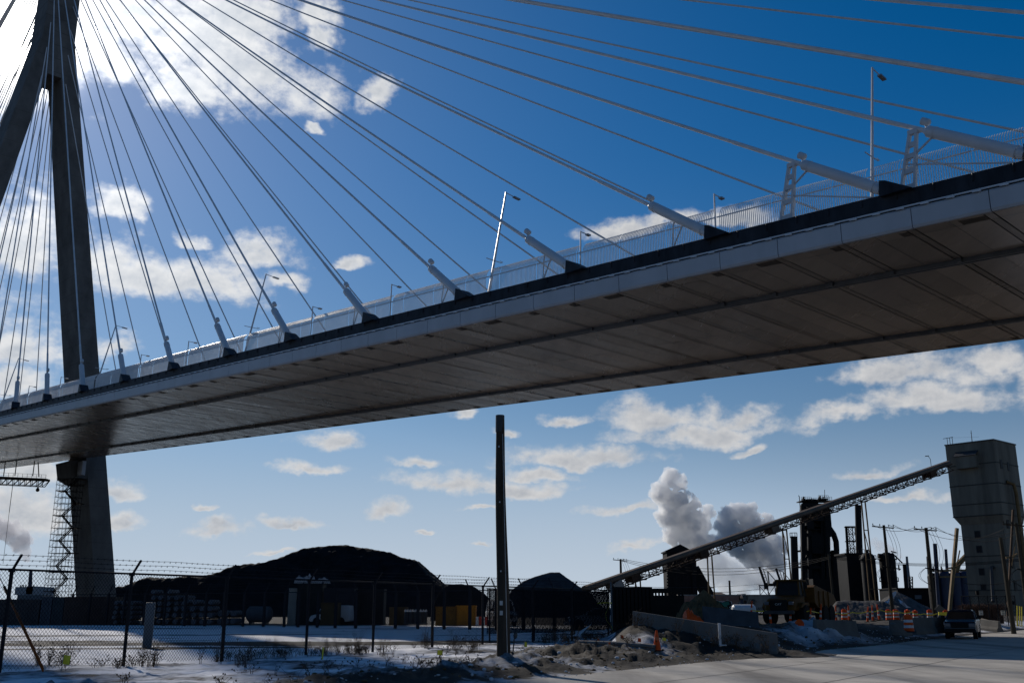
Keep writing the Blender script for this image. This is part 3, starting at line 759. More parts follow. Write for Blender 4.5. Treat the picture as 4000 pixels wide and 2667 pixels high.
# thick wooden pole in the middle
b = onT(1967, 2548); tp = P(1953, 1624, b.y)
mb = MB(); n = 14; pts = []; rr = []
for i in range(n + 1):
    s = i / n; q = V(b.x, b.y, b.z - .3).lerp(tp, s) + V(.02 * math.sin(s * 7), .02 * math.cos(s * 5), 0); pts.append(q); rr.append(.225 - .085 * s)
mb.tube(pts, rr, 16)
pole = thing('wooden_pole', 'thick dark wooden pole standing alone in the middle, cut off at the top', 'pole', b)
build(mb, 'shaft', M['wood'], pole, smooth=35)
mb = MB(); mb.tube([tp - V(0, 0, .55), tp + V(0, 0, .02)], [.152, .15], 16); build(mb, 'pole_cap', M['dark_steel'], pole, smooth=35)
mb = MB(); q = V(b.x + .3, b.y - .4, b.z); mb.tube([q, q + V(.05, 0, .5)], .02, 6); mb.ball(q + V(.08, 0, .55), .07, 6, (1, .6, 1.6)); build(mb, 'ground_marker', M['dark_steel'], pole)

mb = MB(); f = V(.12, -.19, 0); pts = [V(b.x, b.y, b.z).lerp(tp, s) + f * (1 - .35 * s) for s in [i / 12 for i in range(12)]]; mb.tube(pts, .012, 5); build(mb, 'ground_wire', M['galv'], pole)
for s_ in (.16, .2, .33, .62, .86):
    mb = MB(); q = V(b.x, b.y, b.z).lerp(tp, s_) + V(-.05, -.22 + .07 * s_, 0); mb.box(q, (.10, .03, .14) if s_ < .3 else (.05, .06, .05)); build(mb, 'pole_tag', M['galv'], pole)
# grey post behind the fence, guy wire guard, flags
b = onT(574, 2528); tp = P(582, 2352, b.y)
mb = MB(); mb.box((b.x, b.y, (b.z + tp.z) / 2 - .1), (.44, .4, tp.z - b.z + .2), .2); tag(build(mb, 'concrete_post', M['blue_grey'], bevel=.04), 'square pale grey post behind the fence on the snow field', 'post')
gp = thing('guy_guard', 'orange guy wire guard slanting down across the fence at the left edge', 'guy wire', onT(170, 2622))
p0 = onT(172, 2622); p1 = P(-40, 2170, p0.y + 1.5); mb = MB(); mb.tube([p0, p0.lerp(p1, .72)], .045, 10); build(mb, 'guard_tube', M['rust_orange'] if 'rust_orange' in M else mat('faded_orange_plastic', (.22, .06, .015), .6, .3, 2), gp, smooth=True)
mb = MB(); mb.tube([p0.lerp(p1, .7), p0.lerp(p1, 1.25)], .014, 6); build(mb, 'wire', M['galv'], gp)
mb = MB(); mb.tube([p0 - V(0, 0, .2), p0 + V(.02, 0, .18)], .03, 6); build(mb, 'anchor_rod', M['galv'], gp)
def flag(px, py, w, h, m, label, cat='marker flag', grp='marker flags by the fence', stake=False):
    b = onT(px, py); o = thing('marker_flag' if not stake else 'marker_stake', label, cat, b, grp)
    mb = MB(); mb.beam(b - V(0, 0, .05), b + V(.03, 0, h), .014 if not stake else .05); build(mb, 'stake', M['galv'] if not stake else m, o)
    if not stake:
        t = b + V(.03, 0, h); mb = MB(); pts0 = [t + V(.0, 0, 0), t + V(w, .02, -.03), t + V(w * 1.0, -.02, -h * .55 - .02), t + V(-.02, .01, -h * .55)]
        mb.prism(pts0, V(0, .004, 0)); build(mb, 'flag_sheet', m, o)
flag(238, 2622, .22, .52, M['tape'], 'largest yellow marker flag in the bottom left corner, near the orange guard')
flag(1705, 2572, .20, .34, M['tape'], 'yellow marker flag in the snow to the left of the wooden pole')
flag(2046, 2540, .1, .34, M['tape'], 'yellow marker flag in the snow just right of the wooden pole')
flag(1258, 2575, .1, .46, M['tape'], 'thin bright yellow stake in the snow in front of the fence', 'stake', None, True)
flag(2332, 2512, .12, .28, M['orange'], 'orange marker flag at the fence corner, leftmost of four')
flag(2373, 2520, .08, .14, M['orange'], 'tiny orange marker flag low in the snow, second of four')
flag(2422, 2503, .12, .26, M['orange'], 'orange marker flag right of the fence corner, third of four')
flag(2490, 2518, .12, .28, M['orange'], 'orange marker flag left of the traffic cone, behind the pipes')
flag(2585, 2510, .16, .22, M['tape'], 'small yellow marker flag right of the traffic cone')
# yellow caution tape hanging on the corner post
p = posts[-1]; mb = MB()
pts = [p + V(-1.0, -.3, 2.28), p + V(-.45, -.2, 2.33), p + V(.02, -.1, 2.3)]
for q, r in zip(pts, pts[1:]): mb.beam(q, r, .02, .07)
pts = [p + V(-.1, -.1, 2.25), p + V(-.42, -.1, 1.6), p + V(-.38, -.1, 1.15), p + V(-.05, -.1, .75), p + V(.08, -.1, .4), p + V(.1, -.1, -.0)]
for q, r in zip(pts, pts[1:]): mb.beam(q, r, .07, .02)
tag(build(mb, 'caution_tape', M['tape']), 'yellow caution tape dangling from the blue-grey corner post of the fence', 'tape')

# traffic cone, pipes, white post
def cone_thing(b, h, label, rz=0, lie=None):
    o = thing('traffic_cone', label, 'traffic cone', b)
    mb = MB(); mb.lathe([(.19 * h / .9, .03), (.045 * h / .9, h)], b, 18); build(mb, 'cone_body', M['orange'], o, smooth=35)
    mb = MB(); mb.box(b + V(0, 0, .02), (.44 * h / .9, .44 * h / .9, .04), .3); build(mb, 'cone_foot', M['rubber'], o)
    mb = MB(); mb.lathe([(.128 * h / .9, h * .52), (.100 * h / .9, h * .68)], b, 18); build(mb, 'cone_band', mat('worn_orange_band', (.5, .13, .06), .6, .3, 4), o, smooth=35)
    return o
b = onT(2567, 2541); cone_thing(b, .78, 'orange traffic cone standing in the snow by the roadside')
b = onT(2460, 2555); e = RP(3.0, 9.0)
pd = Vector((-.93, .37, 0)); c0 = onT(2560, 2552)
k = 0
pa = thing('pipe_bundle', 'bundle of grey plastic conduit pipes lying in the dirty snow by the road', 'pipes', c0)
for row, nn_ in ((0, 6), (1, 5)):
    for i in range(nn_):
        q = c0 + Vector((.37, .93, 0)) * (i * .165 + row * .08 - .1); q.z = c0.z + .12 + row * .14
        q2 = q + pd * 3.3; q2.z = q.z + .12
        mb = MB(); mb.tube([q, q.lerp(q2, .5) + V(0, 0, .03), q2], .078, 10, cap=False); mb.tube([q2, q], .062, 10, cap=False); build(mb, 'pipe', mat('grey_conduit', (.13, .125, .12), .6, .2, 3), pa, smooth=True)
b = onT(2814, 2524); tp = P(2810, 2432, b.y); mb = MB(); mb.box((b.x, b.y, (b.z + tp.z) / 2), (.11, .06, tp.z - b.z)); mb.box((b.x + .1, b.y - .02, b.z + .06), (.3, .2, .05))
tag(build(mb, 'marker_post', M['white'], bevel=.01), 'slim white marker post in front of the long concrete barrier', 'post')

# concrete barriers
def barrier(p, q, h, label, grp=None, m=None, mark=None):
    p, q = Vector(p), Vector(q); d = (q - p); Lh = d.length; dn = d.normalized(); n = Vector((-dn.y, dn.x, 0)).normalized()
    prof = [(-.30, -.12), (-.30, .07), (-.17, .07 + h * .26), (-.085, h), (.085, h), (.17, .07 + h * .26), (.30, .07), (.30, -.12)]
    mb = MB(); mb.prism([p + n * a + V(0, 0, z) for a, z in prof], d)
    return tag(build(mb, 'concrete_barrier', m or M['conc_barrier'], bevel=.02), label, 'concrete barrier', grp)
GB = 'concrete road barriers'
B0 = onT(3040, 2549); B1 = P(2475, 2457, 46.5)
bar1 = barrier(B1, B0, .80, 'long grey concrete barrier sloping down to the road beside the white marker post', GB)
c = P(2950, 2410, 54); 
p0, p1 = P(2748, 2446, 55), P(2965, 2470, 55); barrier(p0, p1, 1.05, 'bluish concrete barrier behind the long barrier, in front of the brown dirt pile', GB, mat('bluish_concrete', (.05, .062, .075), .85, .25, 1.5))
def bpx(x0, yb0, x1, yb1, h, lab, Y0, Y1, m=None): barrier(P(x0, yb0, Y0), P(x1, yb1, Y1), h, lab, GB, m)
bpx(3185, 2480, 3345, 2484, .85, 'grey concrete barrier behind the snow heap, left of the leaning slab', 57, 59)
bpx(3478, 2470, 3560, 2476, .8, 'dark concrete barrier under the row of drums, left of the paler two', 66, 66)
bpx(3566, 2470, 3640, 2468, .95, 'pale concrete barrier left of the dark pickup, under the drums', 68, 69)
bpx(3646, 2466, 3735, 2464, .95, 'pale concrete barrier half hidden by the dark pickup', 70, 73)
bpx(3838, 2454, 3908, 2462, .75, 'low dark concrete barrier behind the dark pickup, beside the roadside snow', 86, 84)
# coarse lettering cast on the barrier end
def text_obj(s, size, name, m, parent, pos, right, up, depth=.004, align='CENTER'):
    cu = bpy.data.curves.new('lettering', 'FONT'); cu.body = s; cu.size = size; cu.extrude = depth; cu.align_x = align; cu.align_y = 'CENTER'
    t = bpy.data.objects.new('lettering', cu); C.objects.link(t); bpy.context.view_layer.update()
    me = bpy.data.meshes.new_from_object(t.evaluated_get(bpy.context.evaluated_depsgraph_get())); bpy.data.objects.remove(t); bpy.data.curves.remove(cu)
    right = Vector(right).normalized(); up = Vector(up).normalized(); nn = right.cross(up)
    off = OFF[parent.name]
    Mx = Matrix(((right.x, up.x, nn.x, pos[0] - off.x), (right.y, up.y, nn.y, pos[1] - off.y), (right.z, up.z, nn.z, pos[2] - off.z), (0, 0, 0, 1)))
    me.transform(Mx); me.materials.clear(); me.materials.append(m); me.name = name
    o = bpy.data.objects.new(name, me); C.objects.link(o); o.parent = parent; OFF[o.name] = off; return o
dn = (B0 - B1).normalized(); nb = Vector((-dn.y, dn.x, 0)).normalized() * -1
text_obj('AZCC', .17, 'stencil_lettering', M['black_paint'], bar1, B0 - dn * .62 + nb * .135 + V(0, 0, .60), dn, V(0, 0, 1) - nb * .13)

# dry weeds along the fence and verge
wd = MB()
def weed(b, h, n):
    for i in range(n):
        a = rnd.uniform(0, 6.28); l = rnd.uniform(.05, .4); hh = h * rnd.uniform(.4, 1.05)
        q = b + V(rnd.uniform(-.08, .08), rnd.uniform(-.08, .08), 0); m1 = q + V(math.cos(a) * l * .3, math.sin(a) * l * .3, hh * .55); t = q + V(math.cos(a) * l, math.sin(a) * l, hh)
        w = rnd.uniform(.005, .010)
        wd.beam(q - V(0, 0, .03), m1, w); wd.beam(m1, t, w * .7)
        for k in range(rnd.randint(0, 4)):
            s = rnd.uniform(.3, .95); c = q.lerp(t, s); aa = rnd.uniform(0, 6.28); ll = rnd.uniform(.05, .18); wd.beam(c, c + V(math.cos(aa) * ll, math.sin(aa) * ll, ll * .9), w * .6)
            if rnd.random() < .4: wd.box(c + V(math.cos(aa) * ll, math.sin(aa) * ll, ll * .9), (.03, .03, .04))
for i in range(330):
    s = rnd.random() ** .9; p = fline(60).lerp(posts[-1], s) + FN * rnd.gauss(-.25, .55); p.z = gz(p)
    if fb(p.x, p.y, .25, 77) < -.05: continue
    weed(p, rnd.choice((.25, .4, .4, .6, .95)), rnd.randint(3, 9))
for i in range(150):
    e, s = rnd.uniform(1.6, 9), rnd.uniform(-6, 22); p = RP(e, s); p.z = gz(p)
    if fence_f(p.x, p.y) > 0 or fb(p.x, p.y, .3, 55) < 0: continue
    weed(p, rnd.choice((.12, .2, .3, .5)), rnd.randint(3, 8))
for px, py in ((160, 2600), (250, 2590), (1500, 2560), (1640, 2530), (1780, 2545), (1850, 2548), (580, 2600), (930, 2600), (2280, 2500), (1420, 2550), (2150, 2512), (2200, 2510)):
    for k in range(5):
        p = onT(px + rnd.uniform(-35, 35), py + rnd.uniform(-5, 5)); weed(p, rnd.uniform(.5, 1.1), 9)
for i in range(26):
    p = B1.lerp(B0, rnd.random()) + nb * rnd.uniform(.4, 1.2); p.z = gz(p); weed(p, rnd.choice((.3, .6, .8)), 8)
tag(build(wd, 'dry_weeds', M['weed']), 'dry leafless weed stalks along the fence and roadside verge', 'weeds', kind='stuff')

# clods of dirt and frozen snow along the road edge
cl = MB(); cs = MB()
for i in range(1300):
    e = abs(rnd.gauss(1.8, 1.7)) - .35; s = rnd.uniform(-8, 50); p = RP(e, s); p.z = gz(p) if e > 0 else .0
    r = rnd.choice((.012, .016, .02, .02, .03, .045, .06)) * rnd.uniform(.7, 1.3); r = r if e > .3 else min(r, .025)
    (cl if rnd.random() < .6 else cs).ball(p + V(0, 0, r * .3), r, 4, (rnd.uniform(.7, 1.4), rnd.uniform(.7, 1.4), rnd.uniform(.5, .9)))
tag(build(cl, 'dirt_clods', M['sand']), 'brown clods of frozen dirt scattered along the road edge', 'dirt', kind='stuff')
tag(build(cs, 'snow_lumps', M['snow']), 'lumps of dirty frozen snow scattered along the road edge', 'snow', kind='stuff')

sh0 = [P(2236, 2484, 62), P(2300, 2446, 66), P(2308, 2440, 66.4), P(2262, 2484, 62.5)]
mb = MB(); mb.prism([p + V(0, 0, .02) for p in sh0], V(.02, .05, .03)); tag(build(mb, 'plastic_sheet', M['white']), 'glinting white sheet of plastic lying on the ground behind the dense mesh fence', 'plastic sheet')  # its bright glint is put into the white colour
# ---------------------------------------------------------------- industrial skyline
def Gz(px, py, z): r = ray(px, py); k = (z - EYE) / r[2]; return Vector((r[0] * k, r[1] * k, z))
def mpp(Y): return .966 * Y / FPX                     # metres per photo pixel at forward distance Y
# big grey transfer tower at the right
BY = 185.0
Cc = P(3880, 1718, BY); zt = Cc.z; Lc = Gz(3692, 1741, zt); Rc = Gz(3952, 1718, zt)
e1 = (Lc - Cc); w1 = e1.length; e1.normalize(); e2 = Vector((-e1.y, e1.x, 0))
if e2.dot(Rc - Cc) < 0: e2 = -e2
w2 = 9.5; e1.z = 0
tb = thing('transfer_tower', 'tall stained grey transfer tower with overhanging top at the right edge, taking in the conveyor', 'building', (Cc.x, Cc.y, 0))
zb = P(3724, 2020, Lc.y).z; zl = P(3740, 2052, Lc.y).z
def rect(o1, o2, i1, i2, z):      # rectangle in the tower's own axes: o = start, i = end along e1 and e2
    b = Vector((Cc.x, Cc.y, z)); return [b + e1 * o1 + e2 * o2, b + e1 * o1 + e2 * i2, b + e1 * i1 + e2 * i2, b + e1 * i1 + e2 * o2]
def frust(mb, r0, r1): mb.hexa(r0 + r1)
mb = MB(); mb.hexa(rect(0, 0, w1, w2, zb) + [p + V(0, 0, 0) for p in rect(0, 0, w1, w2, zt)]); build(mb, 'upper_wall', M['cladding'], tb)
lo0, lo1 = .35, w1 - 1.0
mb = MB(); mb.hexa(rect(lo0, .6, lo1, w2 - .6, zl) + rect(.02, .02, w1 - .02, w2 - .02, zb - .003)); build(mb, 'flared_skirt', M['cladding'], tb)
mb = MB(); mb.hexa(rect(lo0, .6, lo1, w2 - .6, -.3) + rect(lo0, .6, lo1, w2 - .6, zl - .003)); build(mb, 'lower_wall', M['cladding'], tb)
mb = MB(); mb.hexa(rect(-.12, -.12, w1 + .12, w2 + .12, zt + .002) + rect(-.12, -.12, w1 + .12, w2 + .12, zt + .22)); build(mb, 'roof', M['dark_steel'], tb)
fl_ = mat('dark_flashing', (.05, .05, .046), .7, .2, 2)
for f in (.30, .58, .84, 1.0):
    z = zt + (zb - zt) * f; mb = MB(); mb.hexa(rect(-.05, -.05, w1 + .05, w2 + .05, z - .09) + rect(-.05, -.05, w1 + .05, w2 + .05, z + .09)); build(mb, 'wall_flashing', fl_, tb)
for z in (zl * .66, zl * .30): mb = MB(); mb.hexa(rect(lo0 - .05, .55, lo1 + .05, w2 - .55, z - .09) + rect(lo0 - .05, .55, lo1 + .05, w2 - .55, z + .09)); build(mb, 'wall_flashing', fl_, tb)
fr = lambda a, z, d=0.0: Vector((Cc.x, Cc.y, z)) + e1 * a - e2 * d       # on the front face
sd = lambda b, z, d=0.0: Vector((Cc.x, Cc.y, z)) - e1 * d + e2 * b       # on the side face
def fwin(a, z, w, h, d0=-.6):
    mb = MB(); b = fr(a, z, d0 + .02); q = [b, b + e1 * w, b + e1 * w + V(0, 0, h), b + V(0, 0, h)]
    mb.prism(q, e2 * -.05); o = build(mb, 'window', M['dark_steel'], tb)
    mb = MB(); b = fr(a + .12, z + .12, d0 + .075); q = [b, b + e1 * (w - .24), b + e1 * (w - .24) + V(0, 0, h - .24), b + V(0, 0, h - .24)]; mb.prism(q, e2 * -.02); build(mb, 'pane', M['dull_glass'], o)
def pix_front(px, py):            # photo pixel on the front wall plane -> (a, z)
    r = ray(px, py); n = e2; p0 = Vector((Cc.x, Cc.y, 0)) + e2 * .6; k = p0.dot(n) / (r[0] * n.x + r[1] * n.y)
    p = Vector((r[0] * k, r[1] * k, EYE + r[2] * k)); return (p - p0).dot(e1), p.z
for x0, x1, y0, y1 in ((3805, 3832, 2072, 2100), (3812, 3839, 2130, 2158), (3822, 3848, 2218, 2246), (3829, 3855, 2279, 2305)):
    a_, z_ = pix_front(x1, y1); a2, z2 = pix_front(x0, y0); fwin(a_, z_, a2 - a_, z2 - z_)
mb = MB()                         # dormer box with a roof on the front
a_, z_ = pix_front(3830, 1826); a2, z2 = pix_front(3746, 1788); b = fr(a_, z_, .02); wv = e1 * (a2 - a_)
mb.prism([b, b + e2 * -1.0, b + e2 * -1.0 + V(0, 0, z2 - z_), b + V(0, 0, z2 - z_)], wv); db = build(mb, 'dormer_box', M['cladding'], tb)
mb = MB(); h = z2 - z_; q = b - e1 * .2; mb.prism([q + e2 * -1.2 + V(0, 0, h), q + e2 * -1.2 + V(0, 0, h + .1), q + V(0, 0, h + 1.05), q + V(0, 0, h + .9)], wv + e1 * .4); build(mb, 'dormer_roof', M['dark_steel'], db)
for (b0, z0, w_, h_) in ((1.6, zt - 5.2, .9, 1.7), (4.6, zt - 5.4, .9, 1.7)):
    mb = MB(); b = sd(b0, z0, .03); mb.prism([b, b + e2 * w_, b + e2 * w_ + V(0, 0, h_), b + V(0, 0, h_)], e1 * -.06); build(mb, 'window', M['dull_glass'], tb)
for z0 in (16.2, 9, 5):
    mb = MB(); b = sd(1.8, z0, -.30); mb.prism([b, b + e2 * 1.0, b + e2 * 1.0 + V(0, 0, 1.9), b + V(0, 0, 1.9)], e1 * -.1); build(mb, 'window', M['dull_glass'], tb)
mb = MB()                         # tan duct climbing the side
pts = [sd(3.2, zt - 7.5, .1), sd(4.2, zt - 8.0, .9), sd(4.6, zt - 9.6, 1.0), sd(4.6, zl + 1.0, 1.0), sd(3.4, .5, 1.3)]
mb.tube(pts, .32, 10); build(mb, 'side_duct', M['tan_steel'], tb, smooth=35)
mb = MB(); a_, z_ = pix_front(3880, 2215); a2, z2 = pix_front(3888, 2340); mb.tube([fr(a_, z_, -.6), fr(a_, z_, .15), fr(a_, z_ - .8, .3), fr(a2, z2, .3), fr(a2, z2 - .4, .5)], .30, 10); build(mb, 'wall_duct', M['dark_steel'], tb, smooth=35)
mb = MB(); tp = fr(w1 - 1.0, zt); 
for dx in (0, .5, 1.0): mb.beam(fr(w1 - .3 - dx, zt, -.5), fr(w1 - .3 - dx, zt + 1.6, -.5), .08)
mb.beam(fr(w1 + .5, zt + 1.5, -.5), fr(w1 - 1.5, zt + 1.6, -.5), .08); mb.beam(fr(w1 - .2, zt + 1.6, -.5), fr(3.9, zt + 1.4, -3), .02)
q = P(3796, 1716, BY + 5); mb.tube([V(q.x, q.y, zt), P(3793, 1680, BY + 5)], [.09, .05], 5); mb.beam(P(3790, 1690, BY + 5), P(3796, 1690, BY + 5), .05); build(mb, 'roof_mast', M['black_steel'], tb)
for (x0, y0, x1, y1, Y) in ((3738, 2062, 3704, 2385, BY - 4), (3957, 1990, 3928, 2360, BY - 5)):   # raking braces: left tan, right dimmed by a darker colour
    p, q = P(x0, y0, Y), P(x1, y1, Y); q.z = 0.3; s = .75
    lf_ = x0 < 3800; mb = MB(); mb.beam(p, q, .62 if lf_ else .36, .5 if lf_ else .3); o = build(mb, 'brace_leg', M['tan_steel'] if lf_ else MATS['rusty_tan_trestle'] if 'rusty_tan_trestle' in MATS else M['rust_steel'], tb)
    mb = MB(); mid = p.lerp(q, .45); mb.beam(mid, mid + e2 * 3 + V(0, 0, .8), .22); mb.beam(mid - V(0, 0, 1.5), mid + e2 * 3.2 + V(0, 0, 3.2), .16); mb.beam(mid + V(-.8, 0, 0), mid + V(.8, 0, .2), .3); build(mb, 'brace_strut', M['tan_steel'], o)
mb = MB(); mb.box(fr(lo0 - .3, 2.9, .0), (.5, .4, .6)); mb.box(fr(6.6, 4.7, -.4), (.5, .4, .7)); build(mb, 'wall_lamp', M['black_steel'], tb)

# the long inclined conveyor
cvL, cvR = P(2290, 2318, 150), P(3706, 1824, BY - 1); 
cvd = (cvR - cvL).normalized(); cvs = Vector((-cvd.y, cvd.x, 0)).normalized(); cvu = cvs.cross(cvd) * -1
if cvu.z < 0: cvu = -cvu
conv = thing('conveyor', 'long rusty covered conveyor climbing from the yard to the grey transfer tower', 'conveyor', (cvL.x, cvL.y, 0))
Lc_ = (cvR - cvL).length; hw = .95
mb = MB(); prof = [(-hw, 0), (-hw, .35), (-hw * .7, .62), (0, .74), (hw * .7, .62), (hw, .35), (hw, 0)]
mb.prism([cvL + cvs * a + cvu * (z + .48) for a, z in prof], cvd * Lc_); build(mb, 'cover', M['conv_cover'], conv)
mb = MB()
for s in (-1, 1):
    for z in (.46, -.62): mb.beam(cvL + cvs * hw * s + cvu * z, cvR + cvs * hw * s + cvu * z, .16, .16)
k = 0; x = 0.0
while x < Lc_ - 1.3:
    for s in (-1, 1):
        p = cvL + cvd * x + cvs * hw * s; mb.beam(p + cvu * .42, p - cvu * .6, .08); mb.beam(p + cvu * (.42 if k % 2 else -.6), p + cvd * 1.35 + cvu * (-.6 if k % 2 else .42), .08)
    mb.beam(cvL + cvd * x - cvs * hw - cvu * .2, cvL + cvd * x + cvs * hw - cvu * .2, .1); x += 1.35; k += 1
build(mb, 'truss', M['rust_steel'], conv)
x = .6
while x < Lc_ - 1:
    mb = MB(); p = cvL + cvd * x - cvu * .78; mb.tube([p - cvs * .8, p + cvs * .8], .11, 6); mb.beam(p + cvs * .8 - cvu * .1, p + cvs * .8 + cvu * .3, .07); mb.beam(p - cvs * .8 - cvu * .1, p - cvs * .8 + cvu * .3, .07); build(mb, 'return_roller', M['rust_steel'], conv); x += 2.4
mb = MB(); mb.beam(cvL + cvu * .3, cvR + cvu * .3, 1.5, .08, cvu); build(mb, 'belt', M['rubber'], conv)
def cat_at(px):                   # point of the conveyor over a pixel column
    lo, hi = 0.0, 1.0
    for _ in range(40):
        m_ = (lo + hi) / 2; p = cvL.lerp(cvR, m_); fw = p.y * CT + (p.z - EYE) * ST
        if 2000 + FPX * p.x / fw < px: lo = m_
        else: hi = m_
    return cvL.lerp(cvR, lo)
for px in (2485, 2765, 3058, 3366):
    t = cat_at(px) - cvu * .7; sp = .8 + t.z * .006; mb = MB(); hd = Vector((cvd.x, cvd.y, 0)).normalized(); gzb = .2
    for s in (0,):
        f0 = Vector((t.x, t.y, gzb)) + hd * (.55 + t.z * .022); f1 = Vector((t.x, t.y, gzb)) - hd * (.35 + t.z * .004)
        top0, top1 = t + cvs * .8 * s + hd * .5, t + cvs * .8 * s - hd * .35
        f0 = f0 + cvs * s * sp; f1 = f1 + cvs * s * sp
        mb.beam(f0, top0, .2); mb.beam(f1, top1, .2)
        n = max(1, int(t.z / 4.5))
        for i in range(n + 1):
            a, b = f0.lerp(top0, i / n), f1.lerp(top1, i / n); mb.beam(a, b, .14)
            if i < n: mb.beam(f0.lerp(top0, (i + i % 2) / n if i % 2 else i / n), f1.lerp(top1, min(1, (i + 1) / n)), .12)
    build(mb, 'trestle', mat('rusty_tan_trestle', (.11, .07, .035), .8, .4, .6), conv)
for px in (2470, 2735, 3013, 3628):
    t = cat_at(px); mb = MB(); mb.beam(t - cvd * .7 - cvu * .1, t + cvd * .9 - cvu * .1, 2.15, .95, cvu); build(mb, 'drive_box', M['rust_steel'] if px != 3013 else M['conv_cover'], conv)
mb = MB(); t = cat_at(2402); mb.beam(t - cvd * .9 - cvu * .45, t + cvd * .75 - cvu * .15, 2.3, 1.3, cvu); o = build(mb, 'sign_board', mat('pale_sign_board', (.26, .24, .22), .7, .1, 1), conv)
t = cat_at(3645) + cvu * 1.1; mb = MB(); mb.tube([t, t + V(0, 0, 1.4), t + V(-.3, 0, 1.9)], .05, 6); mb.beam(t + V(-.9, 0, 1.95), t + V(-.25, 0, 2.0), .3, .12); build(mb, 'work_lamp', M['rust_steel'], conv)

# dark head house with a gable roof behind the conveyor, and its chute
Y = 215; sh = thing('head_house', 'black gabled head house standing behind the lower half of the conveyor', 'building', (P(2665, 2380, Y).x, Y, 0))
xl, xr = P(2611, 2330, Y).x, P(2715, 2330, Y).x; ze, zr = P(2611, 2155, Y).z, P(2656, 2125, Y).z; xm = P(2656, 2125, Y).x; D_ = 6
mb = MB(); mb.prism([(xl, Y, 0), (xr, Y, 0), (xr, Y, ze - .2), (xl, Y, ze)], (0, D_, 0)); w = build(mb, 'wall', mat('sooty_corrugated_wall', (.013, .012, .013), .8, .4, 1, stretch=(6, 6, .2)), sh)
mb = MB(); mb.prism([(xl - .3, Y - .3, ze - .05), (xr + .3, Y - .3, ze - .25), (xr + .3, Y - .3, ze), (xm, Y - .3, zr), (xl - .3, Y - .3, ze + .2)], (0, D_ + .6, 0)); build(mb, 'roof', M['black_steel'], sh)
mb = MB(); z1 = P(2722, 2190, Y).z; mb.prism([(xr - .5, Y - .5, 0), (xr + .5, Y - .5, 0), (xr + .5, Y - .5, z1), (xr + .1, Y - .5, z1 + .6), (xr - .5, Y - .5, z1 + .6)], (0, 4, 0)); build(mb, 'side_annex', MATS['sooty_corrugated_wall'], sh)
mb = MB(); p, q = P(2706, 2220, Y + 2), P(2785, 2360, Y + 2); mb.beam(p, q, 2.4, 2.4); build(mb, 'chute', M['black_steel'], sh)
mb = MB(); mb.beam(P(2600, 2151, Y - .2), P(2612, 2151, Y - .2), .3); 
for yy in range(2225, 2320, 12): mb.box(P(2609, yy, Y - .3), (.5, .5, .35))
build(mb, 'wall_fittings', M['black_steel'], sh)

# blast furnace
Y = 440; k = mpp(Y)
def px_x(px, py, Y=Y): return P(px, py, Y).x
bf = thing('blast_furnace', 'sooty black blast furnace tower with thick curved downcomer pipe, behind the conveyor', 'furnace', (P(3185, 2370, Y).x, Y, 0))
mb = MB(); prof = []
for py, hw_ in ((2385, 62), (2260, 60), (2230, 44), (2165, 42), (2140, 50), (2060, 47), (1990, 44), (1950, 24)):
    prof.append((hw_ * k, P(3185, py, Y).z))
mb.lathe(prof, (P(3183, 2200, Y).x, Y, 0), 20); build(mb, 'furnace_shell', M['black_steel'], bf, smooth=35)
mb = MB()
for px in (3134, 3160, 3212, 3232):
    mb.beam(P(px + (6 if px < 3180 else 2), 2380, Y - 6), P(px, 1972, Y - 6), 1.6)
    mb.beam(P(px + 6, 2380, Y + 6), P(px, 1972, Y + 6), 1.6)
for py in (1972, 2058, 2062, 2088, 2155, 2215, 2290):
    mb.beam(P(3130, py, Y - 6), P(3236, py, Y - 6), .9, 1.4); mb.beam(P(3130, py, Y + 6), P(3236, py, Y + 6), .9, 1.2)
for a, b, c, d in ((3134, 2060, 3160, 1975), (3212, 2060, 3232, 1975), (3134, 2215, 3160, 2155), (3140, 2370, 3212, 2290)): mb.beam(P(a, b, Y - 6), P(c, d, Y - 6), .8)
mb.box((P(3185, 2110, Y).x, Y - 5, P(3185, 2130, Y).z), (70 * k, 5, 70 * k))
mb.box((P(3150, 2110, Y).x, Y - 5, P(3150, 2030, Y).z), (26 * k, 6, 85 * k)); mb.box((P(3220, 2110, Y).x, Y - 5, P(3220, 2045, Y).z), (22 * k, 6, 110 * k)); mb.box((P(3180, 2110, Y).x, Y - 5, P(3180, 2020, Y).z), (56 * k, 6, 40 * k))
mb.box((P(3190, 2300, Y).x, Y - 9, P(3190, 2320, Y).z), (110 * k, 14, 12)); 
build(mb, 'frame', M['black_steel'], bf)
mb = MB()
def plat(px, py, w, Yp=Y): 
    c = P(px, py, Yp); mb.box(c, (w * k, 8, .35)); n = max(2, int(w / 7))
    for i in range(n + 1):
        q = c + V((i / n - .5) * w * k, -4, 0); mb.beam(q, q + V(0, 0, 1.6), .12)
    mb.beam(c + V(-w * k / 2, -4, 1.6), c + V(w * k / 2, -4, 1.6), .1); mb.beam(c + V(-w * k / 2, -4, .9), c + V(w * k / 2, -4, .9), .08)
for a in ((3140, 1958, 40), (3178, 1962, 34), (3206, 1952, 40), (3222, 1958, 34), (3136, 2150, 40), (3138, 2200, 44), (3240, 2195, 40), (3120, 2215, 36)): plat(*a)
build(mb, 'platform', M['black_steel'], bf)
mb = MB()
for px, py, r_ in ((3139, 1949, 5), (3172, 1958, 6), (3203, 1946, 5), (3215, 1950, 4)):
    q = P(px, py + 10, Y); mb.tube([q, q + V(0, 0, 14 * k), q + V(3 * k, 0, 20 * k)], r_ * k * .8, 8); mb.box(q + V(0, 0, 10 * k), (9 * k, 2, 5 * k))
